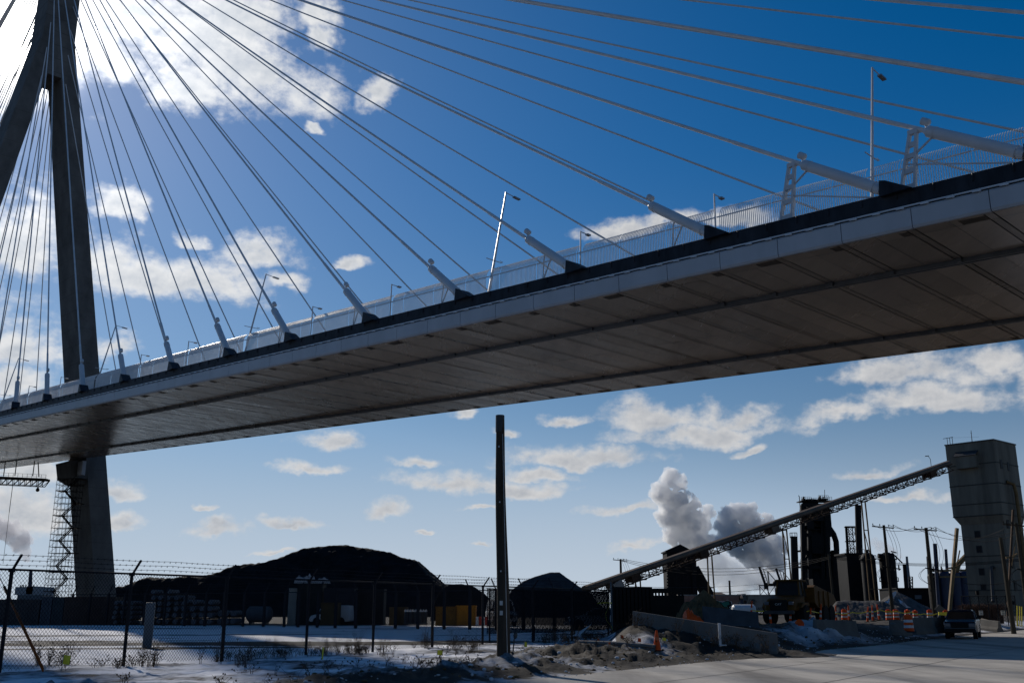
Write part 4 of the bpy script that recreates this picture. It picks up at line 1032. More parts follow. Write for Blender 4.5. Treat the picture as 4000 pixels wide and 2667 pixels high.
mb.tube([P(3222, 1955, Y), P(3221, 1912, Y)], .12, 5); mb.tube([P(3232, 2170, Y - 8), P(3226, 1990, Y - 8)], .9, 6)
build(mb, 'bleeder_valves', M['black_steel'], bf)
mb = MB(); pts = [P(x, y, Y - 4) for x, y in ((3222, 2045), (3240, 2062), (3256, 2085), (3266, 2115), (3268, 2150), (3266, 2200))]; mb.tube(pts, [11 * k] * 6, 14); build(mb, 'downcomer', M['black_steel'], bf, smooth=35)
mb = MB(); c = P(3268, 2300, Y - 4); mb.lathe([(24 * k, -2), (24 * k, P(3268, 2262, Y).z), (19 * k, P(3268, 2205, Y).z), (12 * k, P(3268, 2165, Y).z), (14 * k, P(3268, 2160, Y).z), (10 * k, P(3268, 2150, Y).z)], (c.x, Y - 4, 0), 18); build(mb, 'dust_catcher', M['black_steel'], bf, smooth=35)
mb = MB(); mb.tube([P(3228, 2110, Y - 3), P(3234, 2160, Y - 3), P(3252, 2190, Y - 3)], 5 * k, 10); mb.tube([P(3119, 1934, Y), P(3122, 1938, Y), P(3124, 1960, Y), P(3132, 2090, Y), P(3138, 2100, Y)], 1.6 * k, 8); mb.tube([P(3112, 2152, Y), P(3134, 2152, Y), P(3150, 2180, Y)], 4 * k, 8); build(mb, 'side_pipe', M['black_steel'], bf, smooth=35)
def stack(px0, pxb, pt, pb, w0, w1_, Y, label, m=None, name='smokestack', cat='smokestack', rim=True, grp=None):
    t, b = P(px0, pt, Y), P(pxb, pb, Y); b.z = -.2; kk = mpp(Y)
    o = thing(name, label, cat, (b.x, Y, 0), grp); mb = MB(); mb.tube([b, t], [w1_ * kk / 2, w0 * kk / 2], 16); build(mb, 'shaft', m or M['black_steel'], o, smooth=35)
    mb = MB()
    if rim:
        mb.lathe([(w0 * kk * .60, 0), (w0 * kk * .60, .5)], t - V(0, 0, .6), 16)
        for i in range(8): a = i * .785; q = t + V(math.cos(a), math.sin(a), 0) * w0 * kk * .58; mb.beam(q, q + V(0, 0, 1.5), .12)
        mb.tube([t + V(math.cos(i * .5236), math.sin(i * .5236), 0) * w0 * kk * .58 + V(0, 0, 1.5) for i in range(13)], .07, 4)
    mb.beam(b + V(w1_ * kk * .52, -.3, 0), t + V(w0 * kk * .52, -.3, 0), .25); build(mb, 'rim_and_ladder', M['black_steel'], o)
    return o
stack(3100, 3108, 2094, 2380, 25, 28, 430, 'black stack with railed top just left of the blast furnace')
stack(3350, 3362, 1972, 2380, 22, 26, 400, 'tallest black smokestack, rising between the conveyor trestle and the lattice mast', rim=False)
stack(3304, 3318, 2054, 2300, 8, 8, 405, 'thin black vent pipe left of the lattice mast', rim=False)
# lattice mast
Y = 410; la = thing('lattice_mast', 'open steel lattice mast between the thin vent pipe and the tallest stack', 'mast', (P(3335, 2380, Y).x, Y, 0)); mb = MB()
zt_, zb_ = P(3325, 2056, Y).z, 0
xa, xb = P(3314, 2060, Y).x, P(3339, 2060, Y).x; dx = P(3348, 2157, Y).x - P(3339, 2057, Y).x
nlev = 12
for i in range(nlev + 1):
    z = zt_ * i / nlev; sh_ = 0
    for j, (x, y) in enumerate(((xa, Y), (xb, Y), (xb, Y + 3), (xa, Y + 3))):
        pass
for x, y in ((xa, Y), (xb, Y), (xb, Y + 3), (xa, Y + 3)): mb.beam((x, y, 0), (x, y, zt_), .28)
for i in range(nlev):
    z0, z1 = zt_ * i / nlev, zt_ * (i + 1) / nlev
    for yy in (Y, Y + 3):
        mb.beam((xa, yy, z0), (xb, yy, z1), .16); mb.beam((xb, yy, z0), (xa, yy, z1), .16); mb.beam((xa, yy, z1), (xb, yy, z1), .18)
build(mb, 'lattice', M['black_steel'], la)
mb = MB(); mb.box(((xa + xb) / 2, Y + 1.5, P(3325, 2112, Y).z), (xb - xa + 1.4, 4.4, .35)); mb.box(((xa + xb) / 2, Y + 1.5, zt_), (xb - xa + 1.2, 4, .4)); build(mb, 'landing', M['black_steel'], la)
def block(name, label, cat, x0, x1, y0, Y, dep=12, m=None, parts=None, base=None):
    a, b = P(x0, y0, Y), P(x1, y0, Y); zt = a.z
    o = thing(name, label, cat, ((a.x + b.x) / 2, Y, 0)); mb = MB(); mb.box(((a.x + b.x) / 2, Y + dep / 2, zt / 2 - .2), (b.x - a.x, dep, zt + .4)); build(mb, 'wall', m or M['black_steel'], o)
    return o, a, b, zt
o, a, b, z = block('stove_house', 'tall black stove house under the tallest smokestack', 'building', 3306, 3378, 2165, 395)
mb = MB(); mb.box(((a.x + b.x) / 2, 401, z + .3), (b.x - a.x + 1.6, 13.4, .6)); build(mb, 'roof', M['black_steel'], o)
mb = MB()
for i in range(7): q = V(a.x + (b.x - a.x) * i / 6, 395, z + .6); mb.beam(q, q + V(0, 0, 1.4), .14)
mb.beam(V(a.x, 395, z + 2), V(b.x, 395, z + 2), .12); build(mb, 'roof_railing', M['black_steel'], o)
def stove(px, pt, w, Y, label, tiers=1):
    kk = mpp(Y); c = P(px, 2380, Y); zt = P(px, pt, Y).z; o = thing('hot_blast_stove', label, 'furnace stove', (c.x, Y, 0), 'hot blast stoves'); r = w * kk / 2
    mb = MB(); mb.lathe([(r, -.2), (r, zt - r * .9), (r * .92, zt - r * .5), (r * .7, zt - r * .2), (r * .35, zt - .1), (r * .2, zt), (r * .2, zt + 1.2)], (c.x, Y, 0), 20); build(mb, 'shell', M['black_steel'], o, smooth=35)
    mb = MB()
    for i in range(tiers):
        z = zt - r * .95 - i * 8; mb.lathe([(r * 1.18, z), (r * 1.18, z + .35)], (c.x, Y, 0), 16)
        for j in range(12): q = V(c.x + math.cos(j * .5236) * r * 1.15, Y + math.sin(j * .5236) * r * 1.15, z); mb.beam(q, q + V(0, 0, 1.5), .12)
        mb.tube([V(c.x + math.cos(j * .5236) * r * 1.15, Y + math.sin(j * .5236) * r * 1.15, z + 1.5) for j in range(13)], .07, 4)
    build(mb, 'gallery', M['black_steel'], o)
    return o, c, zt
stove(3408, 2158, 56, 385, 'black domed stove right of the tallest smokestack', 1)
o, c, zt_ = stove(3484, 2156, 62, 385, 'rusty black domed stove with galleries, behind the first utility pole', 3)
mb = MB(); mb.tube([P(3430, 2170, 384), P(3462, 2172, 384)], .9, 8); mb.beam(P(3484, 2158, 384), P(3525, 2198, 384), .4); mb.beam(P(3480, 2152, 384), P(3502, 2158, 384), .4); build(mb, 'top_gangway', M['black_steel'], o)
stack(3531, 3540, 2202, 2330, 11, 12, 370, 'short rough black stack right of the rusty stove', rim=False)
o = stack(3541, 3552, 2172, 2330, 7, 22, 720, 'far pale blue tapering chimney right of the rusty stove', M['blue_grey'], rim=False)  # distance haze put into the blue-grey colour
Y = 560; lt = thing('lattice_tower', 'small dark lattice tower beside the far pale blue chimney', 'tower', (P(3560, 2300, Y).x, Y, 0)); mb = MB()
for x in (3552, 3566): mb.beam(P(x, 2330, Y), P(x - 2, 2252, Y), .5)
for y in range(2252, 2330, 13): mb.beam(P(3551, y, Y), P(3565, y, Y), .4); mb.beam(P(3551, y, Y), P(3565, y + 13, Y), .3)
build(mb, 'lattice', M['black_steel'], lt)
stack(3622, 3632, 2172, 2330, 8, 10, 700, 'thin pale grey chimney just behind the second utility pole', M['blue_grey'], rim=False)  # fading by distance coloured into the shaft
stack(3650, 3667, 2122, 2375, 12, 15, 330, 'dark blue-black chimney right of the second utility pole', M['dark_blue'], rim=False)
stack(3693, 3703, 2144, 2330, 9, 13, 600, 'slim dark blue chimney left of the grey transfer tower', M['dark_blue'], rim=False)
o, a, b, z = block('casting_shed', 'long low black shed behind the gravel heaps, with pale wall panels', 'building', 3505, 3790, 2298, 360, 18)
mb = MB()
for x0 in (3575, 3650, 3695, 3745):
    p, q = P(x0, 2338, 359.8), P(x0 + 24, 2323, 359.8); mb.box(((p.x + q.x) / 2, 359.9, (p.z + q.z) / 2), (q.x - p.x, .3, q.z - p.z))
build(mb, 'wall_panel', mat('pale_wall_panel', (.14, .15, .16), .7, .2, 1), o)
mb = MB(); mb.prism([(a.x - .5, 359.5, z), (b.x + .5, 359.5, z), (b.x + .5, 359.5, z + .3), (a.x - .5, 359.5, z + .3)], (0, 19, 0)); build(mb, 'roof', M['black_steel'], o)
Y = 345; kk = mpp(Y); dm = thing('storage_silos', 'cluster of dark domed silos joined by pipes, left of the grey transfer tower', 'silo', (P(3715, 2375, Y).x, Y, 0))
for px, w, pt in ((3650, 44, 2236), (3692, 46, 2226), (3735, 46, 2226), (3770, 46, 2228)):
    c = P(px, 2300, Y); zt = P(px, pt, Y).z; r = w * kk / 2; mb = MB(); mb.lathe([(r, -.2), (r, zt - r * .7), (r * .9, zt - r * .35), (r * .6, zt - r * .1), (.2, zt)], (c.x, Y, 0), 18); build(mb, 'silo', M['dark_blue'] if px > 3680 else M['black_steel'], dm, smooth=35)
mb = MB(); mb.beam(P(3635, 2228, Y - 9), P(3780, 2226, Y - 9), .8, .6); mb.beam(P(3640, 2252, Y - 9), P(3775, 2252, Y - 9), .5); mb.tube([P(3735, 2232, Y - 8), P(3745, 2200, Y - 8), P(3775, 2170, Y - 8)], .9, 8)
for px in range(3645, 3780, 18): mb.beam(P(px, 2226, Y - 9), P(px + 1, 2218, Y - 9), .15)
build(mb, 'pipe_bridge', M['tan_steel'], dm)
# ship unloader cranes in the distance
def unloader(px, pb, Y, s, label):
    kk = mpp(Y) * s; b = P(px, pb, Y); o = thing('ship_unloader', label, 'crane', (b.x, Y, 0), 'far cranes')
    q = lambda x, y, d=0: b + V(x * kk, d, y * kk)
    mb = MB()
    for x in (-32, 0): mb.beam(q(x, -60), q(x + 2, 42), 3.2 * kk)
    for y in (0, 42): mb.beam(q(-34, y), q(34, y), 4 * kk)
    mb.beam(q(-32, 2), q(0, 40), 2 * kk); mb.beam(q(0, 2), q(-32, 40), 2 * kk); mb.beam(q(30, -60), q(30, 40), 3 * kk); mb.beam(q(0, 2), q(30, 40), 2 * kk)
    build(mb, 'portal', M['dark_blue'], o)
    mb = MB(); mb.beam(q(-6, 38), q(-27, 112), 8 * kk); mb.beam(q(6, 40), q(-12, 106), 2.4 * kk)
    for i in range(5): mb.beam(q(-8 - i * 4, 45 + i * 14), q(3 - i * 3.4, 48 + i * 12), 1.6 * kk)
    mb.beam(q(8, 40), q(5, 96), 4 * kk); mb.beam(q(6, 94), q(40, 52), 2.6 * kk); mb.beam(q(-27, 112), q(5, 96), 1.6 * kk); build(mb, 'boom', M['black_steel'], o)
    mb = MB(); mb.ball(q(34, 50), 13 * kk, 8, (1, 1, .8)); mb.box(q(20, 44), (34 * kk, 6, 10 * kk)); build(mb, 'winch_house', M['black_steel'], o)
unloader(3000, 2328, 620, 1.0, 'blue-black ship unloader crane with raised boom, left of the dump truck cab')
unloader(3062, 2322, 660, .9, 'black raised crane boom directly behind the conveyor trestle and dump truck cab')
# low distant sheds and bins behind the rail cars
for (x0, x1, y0, y1, Y, lab, m) in ((2790, 2835, 2315, 2326, 330, 'far low shed with grey corrugated roof behind the left rail car', M['conv_cover']), (2878, 2922, 2322, 2338, 320, 'low shed with grey roof and dark blue box between the two rail cars', M['dark_blue']), (3050, 3100, 2300, 2330, 300, 'brown pitched roof peeping out behind the dump truck cab', M['rust_steel'])):
    a, b = P(x0, y0, Y), P(x1, y1, Y); o = thing('low_shed', lab, 'building', ((a.x + b.x) / 2, Y, 0)); mb = MB(); mb.box(((a.x + b.x) / 2, Y + 3, b.z / 2), (b.x - a.x, 6, b.z)); build(mb, 'wall', m, o)
    mb = MB(); mb.prism([(a.x - .4, Y - .4, b.z), (b.x + .4, Y - .4, b.z), (b.x - .8, Y + 3, a.z), (a.x + .8, Y + 3, a.z)], (0, .01, .25)); mb.prism([(a.x - .4, Y + 6.4, b.z), (b.x + .4, Y + 6.4, b.z), (b.x - .8, Y + 3.01, a.z), (a.x + .8, Y + 3.01, a.z)], (0, .01, .25)); build(mb, 'roof', M['conv_cover'], o)
    if x0 == 2878: mb = MB(); p = P(2907, 2325, Y); mb.box((p.x, Y + 1, p.z), (14 * mpp(Y), 2, 14 * mpp(Y))); build(mb, 'roof_box', M['dark_blue'], o)

# utility poles and their wires
def upole(x0, y0, x1, y1, Y, label, arms=True, rad=.17, m=None, gear=True):
    t, b = P(x0, y0, Y), P(x1, y1, Y); b.z = min(b.z, terrain(b.x, b.y) if Y < 230 else 0) - .2
    o = thing('utility_pole', label, 'utility pole', b, 'wooden utility poles'); mb = MB(); mb.tube([b, t], [rad * 1.25, rad * .85], 10); build(mb, 'shaft', m or M['wood_grey'], o, smooth=35)
    if arms:
        mb = MB(); mb.beam(t + V(-1.2, .3, -.1), t + V(1.0, -.3, -.35), .13, .12)
        for dx in (-1.1, -.4, .5, .95): q = t + V(dx, -dx * .27, -.13 - dx * .11); mb.tube([q, q + V(0, 0, .22)], .05, 6)
        build(mb, 'crossarm', M['wood'], o)
        if gear:
            mb = MB(); h = (t - b) * .55 + b; mb.beam(h + V(-.5, 0, .2), h + V(1.3, -.2, -.1), .12)
            for dx in (.3, .7, 1.15): mb.tube([h + V(dx, -.1, 0), h + V(dx, -.1, .35)], .08, 6); mb.box(h + V(dx, -.12, -.12), (.12, .12, .22))
            for k in range(3):
                a0 = t + V(.2 + k * .35, 0, -.3); pts = [a0.lerp(h + V(.3 + k * .4, -.1, .3), s) + V(.55 * math.sin(s * 3.1), 0, -.25 * math.sin(s * 3.1)) for s in [i / 8 for i in range(9)]]; mb.tube(pts, .018, 4)
            for k in range(2):
                a0 = h + V(-.4, 0, .25); pts = [a0.lerp(h + V(0, 0, -1.6), s) + V(-.9 * math.sin(s * 3.1) * (1 + k * .2), 0, 0) for s in [i / 8 for i in range(9)]]; mb.tube(pts, .018, 4)
            build(mb, 'switch_gear', M['black_steel'], o)
    return t, b
U1 = upole(3452, 2050, 3487, 2390, 112, 'wooden utility pole with crossarm and drooping leads, in front of the rusty stove')
U2 = upole(3617, 2060, 3652, 2405, 108, 'wooden utility pole with crossarm in front of the dark blue chimney', True, .2)
U3 = upole(3969, 2042, 4020, 2440, 100, 'wooden utility pole at the right frame edge in front of the transfer tower')
U4 = upole(3908, 2098, 3957, 2441, 82, 'bare leaning wooden pole in front of the transfer tower, without crossarm', False, .16)
U5 = upole(2424, 2182, 2427, 2312, 165, 'utility pole with side brackets standing behind the lower end of the conveyor', True, .2, M['wood'])
U6 = upole(3237, 2163, 3258, 2352, 125, 'pale slim pole with a bracket in front of the blast furnace', False, .15)
U7 = upole(2849, 2266, 2852, 2330, 210, 'short dark pole behind the rail cars, in front of the steam', False, .22, M['wood'])
mbw = MB(); q = U6[0].lerp(U6[1], .56); mbw.box(q, (1.3, .2, .25)); q = MB()
def wire(mb, p, q, sag, r=.022):
    n = 16; mb.tube([p.lerp(q, i / n) - V(0, 0, sag * 4 * (i / n) * (1 - i / n)) for i in range(n + 1)], r, 4)
wt = thing('overhead_wires', 'thin overhead power wires strung between the utility poles on the right', 'power lines', (U2[1].x, U2[1].y, 0))
for i, (dx, sg) in enumerate(((-1.1, 1.2), (.4, 1.0), (.9, 1.4))):
    mb = MB(); d = V(dx, -dx * .27, .05); wire(mb, U1[0] + d, U2[0] + d, sg * .45); wire(mb, U2[0] + d, U3[0] + d - V(0, 0, .6), sg); wire(mb, U3[0] + d, U3[0] + d + V(20, -25, -2), sg); build(mb, 'wire', M['black_steel'], wt)
for i, y in enumerate((2182, 2186, 2190)):
    mb = MB(); wire(mb, P(2430, y, 165), P(3245, 2172 + i * 4, 140), 1.6 + i * .3, .03); wire(mb, P(3245, 2172 + i * 4, 140), P(4030, 2176 + i * 4, 130), .9, .03); build(mb, 'wire', M['black_steel'], wt)
mb = MB(); wire(mb, P(2440, 2288, 165), P(2970, 2280, 210), .4, .025); wire(mb, P(2780, 2312, 180), P(2970, 2298, 210), .2, .04); build(mb, 'wire', M['black_steel'], wt)
mb = MB(); wire(mb, P(3765, 2277, 100), P(4030, 2248, 96), .4, .025); build(mb, 'wire', M['black_steel'], wt)
# ---------------------------------------------------------------- heaps
def heap(name, label, outline, Y, depth, m, seed=1, rough=.04, n=70, group=None):
    """outline: photo pixels of the skyline (left to right) seen at distance Y; the heap is a full mound of real depth."""
    pts = [P(x, y, Y) for x, y in outline]; xs = [p.x for p in pts]; zs = [max(.0, p.z) for p in pts]
    def prof(x):
        if x <= xs[0] or x >= xs[-1]: return 0.0
        for i in range(len(xs) - 1):
            if xs[i] <= x <= xs[i + 1]: t = (x - xs[i]) / (xs[i + 1] - xs[i]); return zs[i] + (zs[i + 1] - zs[i]) * t
    H = max(zs); mb = MB(); vs = []; fs = []; nx = n * 2; ny = n
    for j in range(ny + 1):
        v = -1 + 2 * j / ny
        for i in range(nx + 1):
            x = xs[0] + (xs[-1] - xs[0]) * i / nx; h = prof(x); y = Y + v * depth
            r = 1 - abs(v) ** 1.15
            nn = noise.fractal(Vector((x / H * 2.2, y / H * 2.2, seed)), .8, 2.1, 6) * rough * H; n2 = noise.noise(Vector((x / H * 14, y / H * 14, seed))) * rough * H * .35
            z = min(h, H * r * 1.02) if abs(v) > .04 else h
            z = z + (nn + n2) * min(1, z / H * 4) * (.25 + .75 * min(1, abs(v) * 4)) + (n2 * .8 if z > .2 * H else 0)
            vs.append((x, y, max(z, 0) - .15))
    W_ = nx + 1
    for j in range(ny):
        for i in range(nx): fs.append((j * W_ + i, j * W_ + i + 1, j * W_ + W_ + i + 1, j * W_ + W_ + i))
    mb.add(vs, fs); o = build(mb, name, m, smooth=True, origin=((xs[0] + xs[-1]) / 2, Y, 0)); return tag(o, label, 'stockpile', group)
heap('coal_pile', 'huge black coal heap rising behind the yard on the left of the wooden pole', [(440, 2345), (485, 2310), (560, 2290), (640, 2262), (720, 2262), (790, 2252), (850, 2247), (900, 2240), (925, 2225), (985, 2207), (1050, 2198), (1110, 2180), (1170, 2152), (1240, 2138), (1290, 2130), (1350, 2125), (1400, 2135), (1455, 2145), (1475, 2150), (1530, 2163), (1575, 2182), (1630, 2190), (1660, 2222), (1700, 2258), (1740, 2290), (1800, 2330), (1880, 2372)], 300, 27, M['coal'], 3, .035, 100)
heap('coal_pile', 'smaller dark heap right of the huge coal heap, beside the yellow boxes', [(1690, 2372), (1730, 2290), (1760, 2278), (1800, 2275), (1850, 2286), (1890, 2312), (1925, 2350), (1950, 2374)], 170, 5.5, M['coal'], 8, .02, 50)
heap('aggregate_pile', 'smooth pointed dark grey heap just right of the wooden pole', [(1960, 2374), (2000, 2302), (2045, 2268), (2090, 2248), (2148, 2232), (2185, 2232), (2215, 2255), (2260, 2290), (2290, 2310), (2345, 2374)], 240, 12, mat('dark_aggregate', (.05, .05, .054), .95, .35, .5, bump=.5, bscale=3, spec=.1), 5, .012, 60)
heap('dirt_pile', 'brown dirt pile with eroded face behind the bluish barrier', [(2655, 2420), (2682, 2345), (2720, 2320), (2745, 2298), (2770, 2325), (2800, 2352), (2860, 2402), (2920, 2425), (2990, 2440)], 62, 4.2, M['sand'], 9, .11, 80)
heap('gravel_pile', 'long grey gravel heap behind the row of drums', [(3225, 2425), (3235, 2370), (3262, 2345), (3300, 2338), (3335, 2341), (3370, 2342), (3410, 2338), (3450, 2346), (3490, 2362), (3530, 2382), (3590, 2425)], 118, 6, M['gravel'], 12, .05, 60)
sp = heap('gravel_pile', 'steep grey cone of gravel with streaks of snow, behind the first utility pole', [(3420, 2392), (3460, 2344), (3495, 2308), (3505, 2307), (3530, 2325), (3580, 2362), (3640, 2405)], 150, 7, M['gravel'], 15, .02, 60)
mb = MB()
for pts in (((3488, 2316), (3502, 2310), (3500, 2322), (3484, 2342), (3470, 2350)), ((3512, 2340), (3530, 2350), (3545, 2366), (3560, 2372), (3540, 2372), (3520, 2356)), ((3450, 2352), (3480, 2345), (3470, 2356)), ((3500, 2368), (3530, 2373), (3505, 2374))):
    q = [P(x, y, 150 - 5.6 + (0 if y > 2345 else 2.5)) for x, y in pts]; mb.prism(q, V(0, .35, .05))
o = build(mb, 'snow_patch', M['snow'], sp)

# ---------------------------------------------------------------- yard behind the rear fence
YY = 128.0
def cont(x0, x1, ytop, Y, m, label, rz=0.0, dep=2.6, cat='container', name='storage_container', grp=None, ribs=True, zb=None):
    a, b = P(x0, ytop, Y), P(x1, ytop, Y); w = b.x - a.x; h = a.z; z0 = .1; c = V((a.x + b.x) / 2, Y + dep / 2, 0)
    o = thing(name, label, cat, c, grp); mb = MB(); mb.box(c + V(0, 0, h / 2), (w, dep, h - .12)); build(mb, 'body', m, o, bevel=.03)
    mb = MB()
    for sx in (-1, 1):
        for sy in (-1, 1): mb.box(c + V(sx * (w / 2 - .06), sy * (dep / 2 - .04), h / 2), (.16, .16, h + .02))
    for z in (.08, h - .06):
        mb.box(c + V(0, -dep / 2, z), (w + .04, .12, .16)); mb.box(c + V(0, dep / 2, z), (w + .04, .12, .16))
        for sx in (-1, 1): mb.box(c + V(sx * w / 2, 0, z), (.12, dep + .04, .15))
    build(mb, 'frame', m, o)
    if ribs:
        mb = MB(); n = max(4, int(w / .32))
        for i in range(n): mb.box(c + V(-w / 2 + (i + .5) * w / n, -dep / 2 - .02, h / 2), (w / n * .45, .06, h - .35))
        build(mb, 'corrugation', m, o)
    return o
grey1 = mat('dark_grey_container', (.045, .045, .05), .6, .2, 1); grey2 = mat('brown_container', (.055, .04, .036), .6, .25, 1); bl2 = mat('slate_container', (.05, .065, .085), .6, .2, 1)
G1 = 'containers behind the rear fence'
cont(-260, 158, 2340, YY, grey1, 'long dark grey container at the far left behind the fence', grp=G1)
cont(166, 205, 2330, YY, bl2, 'pale blue-grey narrow container left of the pylon foot', grp=G1)
cont(210, 252, 2331, YY, mat('dark_teal_container', (.03, .045, .055), .6, .2, 1), 'dark teal container left of the pylon foot', grp=G1)
cont(256, 452, 2330, YY, grey2, 'long brown container in front of the pylon foot', grp=G1)
def pstack(x0, x1, ytop, Y, rows, label):
    a, b = P(x0, ytop, Y), P(x1, ytop, Y); w = b.x - a.x; h = a.z / rows; c = V((a.x + b.x) / 2, Y, 0); o = thing('slab_stack', label, 'stack', c, 'stacks of pale slabs')
    for r in range(rows):
        mb = MB(); n = max(3, int(w / .9))
        for i in range(n):
            if r == rows - 1 and rnd.random() < .3: continue
            q = c + V(-w / 2 + (i + .5) * w / n + rnd.uniform(-.06, .06), rnd.uniform(-.35, .35), r * h + h * .58); mb.tube([q - V(0, 1.6, 0), q + V(0, 1.6, 0)], min(w / n * .48, h * .42) * rnd.uniform(.88, 1.0), 10)
        build(mb, 'pipe_row', M['pale'], o, smooth=35)
        
        for ty in (-1, 1): mb = MB(); mb.box(c + V(0, ty, r * h + .06), (w + .1, .14, .12)); build(mb, 'timber', M['wood'], o)
    return o
pstack(460, 545, 2345, YY - 2, 5, 'stack of pale pipes nearest the pylon, in five rows')
pstack(600, 758, 2301, YY - 1, 6, 'tallest stack of pale pipes behind the fence, left of the second fence post')
pstack(690, 855, 2340, YY - 5, 4, 'wide stack of pale pipes in front of the tallest one')
pstack(860, 940, 2382, YY - 4, 2, 'low stack of pale pipes right of the wide stack')
o = thing('storage_tank', 'horizontal grey tank in the shadow of the coal heap, left of the tarp-topped container', 'tank', P(1010, 2440, YY)); q = P(1010, 2405, YY); q0, q1 = P(965, 2398, YY), P(1062, 2398, YY)
mb = MB(); mb.tube([q0, q0 + V(.3, 0, 0), q1 - V(.3, 0, 0), q1], [.6, .95, .95, .6], 16); build(mb, 'shell', M['pale'], o, smooth=35); mb = MB()
for s in (.2, .8): r_ = q0.lerp(q1, s); mb.box((r_.x, r_.y, r_.z / 2 - .4), (.3, 1.6, r_.z - .2))
build(mb, 'saddle', M['dark_steel'], o)
G2 = 'boxes and containers in the dark yard'
dk = mat('black_green_container', (.016, .02, .02), .6, .3, 1)
cont(1130, 1160, 2296, YY, mat('dull_white_container', (.30, .29, .27), .6, .2, 1), 'narrow dull white container end left of the dark ones, edge catching the light', grp=G2)
big = cont(1164, 1260, 2280, YY - 1, dk, 'tall black-green container with a white tarp on its roof', grp=G2)
cont(1268, 1385, 2296, YY - 1, mat('slate_black_container', (.024, .026, .034), .6, .3, 1), 'wide slate-black container right of the tarp-topped one', grp=G2)
cont(1390, 1500, 2300, YY + 1, mat('charcoal_container', (.018, .02, .02), .6, .3, 1), 'charcoal container in the middle of the dark yard, behind the grey fence post', grp=G2)
tp = thing('tarp_heap', 'crumpled white tarps heaped on top of the black-green container', 'tarpaulin', P(1215, 2280, YY))
def lump(c, w, d, h, seed, m, name):
    mb = MB(); n = 18; vs = []; fs = []
    for j in range(n + 1):
        for i in range(n + 1):
            u, v = -1 + 2 * i / n, -1 + 2 * j / n; r = max(0, 1 - max(abs(u), abs(v)) ** 2.5)
            z = h * r ** .6 * (.75 + .5 * noise.noise(Vector((u * 2.2, v * 2.2, seed)))) + .08 * h * noise.noise(Vector((u * 7, v * 7, seed)))
            vs.append((c.x + u * w / 2, c.y + v * d / 2, c.z + max(0, z)))
    for j in range(n):
        for i in range(n): fs.append((j * (n + 1) + i, j * (n + 1) + i + 1, j * (n + 1) + n + 2 + i, j * (n + 1) + n + 1 + i))
    mb.add(vs, fs); return mb
tz = P(1215, 2280, YY - 1).z + .1
for x0, x1, h, sd_ in ((1154, 1192, .85, 1), (1192, 1228, .95, 2), (1238, 1284, .65, 3), (1200, 1270, .4, 4)):
    a, b = P(x0, 2280, YY), P(x1, 2280, YY); build(lump(V((a.x + b.x) / 2, YY + .2, tz), b.x - a.x, 2.2, h * 1.25, sd_, M['white'], ''), 'tarp', mat('off_white_tarp', (.36, .36, .38), .6, .15, 2), tp, smooth=True)
# vehicles and boxes inside the yard
crn = mat('yard_box_brown', (.08, .05, .02), .7, .3, 1)
cont(1255, 1318, 2352, YY - 6, crn, 'brown box in the dark yard below the white van roof', grp=G2, ribs=False)
cont(1522, 1548, 2370, YY - 6, crn, 'small dull yellow box left of the gas cylinders', grp=G2, ribs=False); cont(1552, 1586, 2370, YY - 5, crn, 'second dull yellow box, touching the gas cylinders', grp=G2, ribs=False)
cont(1703, 1784, 2368, YY - 8, M['crate'], 'dull yellow box left of the brighter orange one, right of the gas cylinders', grp=G2, ribs=False)
cont(1783, 1858, 2364, YY - 8, mat('orange_box_paint', (.36, .145, .008), .55, .25, 1), 'bright orange-yellow box left of the white utility van', grp=G2, ribs=False)
cyl = thing('gas_cylinders', 'rack of white-topped gas cylinders between the yellow boxes', 'gas cylinders', P(1622, 2440, YY - 7))
for i in range(9):
    q = P(1583 + i * 10, 2440, YY - 7 + (i % 2) * .5); q.z = .1; mb = MB(); mb.lathe([(.16, 0), (.16, 1.45), (.12, 1.6), (.05, 1.7), (.05, 1.82)], q, 12); c_ = build(mb, 'cylinder', grey1, cyl, smooth=35)
    mb = MB(); mb.lathe([(.162, 1.46), (.125, 1.61), (.055, 1.72)], q, 12); build(mb, 'cap', M['white'], c_, smooth=35)
mb = MB(); a, b = P(1575, 2440, YY - 7.4), P(1672, 2440, YY - 7.4)
for z in (.25, 1.0): mb.beam(V(a.x, a.y, z), V(b.x, b.y, z), .08)
build(mb, 'rack', M['dark_steel'], cyl)
b0, b1 = P(1858, 2440, YY - 10), P(1906, 2440, YY - 10); o = thing('water_barrier', 'red and white plastic barrier in front of the white utility van', 'barrier', b0.lerp(b1, .5) * 1)
for i in range(4):
    p, q = b0.lerp(b1, i / 4), b0.lerp(b1, (i + 1) / 4); mb = MB(); mb.box(((p.x + q.x) / 2, p.y, .55), (q.x - p.x - .02, .5, .95), top=.85); build(mb, 'segment', M['red'] if i % 2 else M['white'], o, bevel=.03)

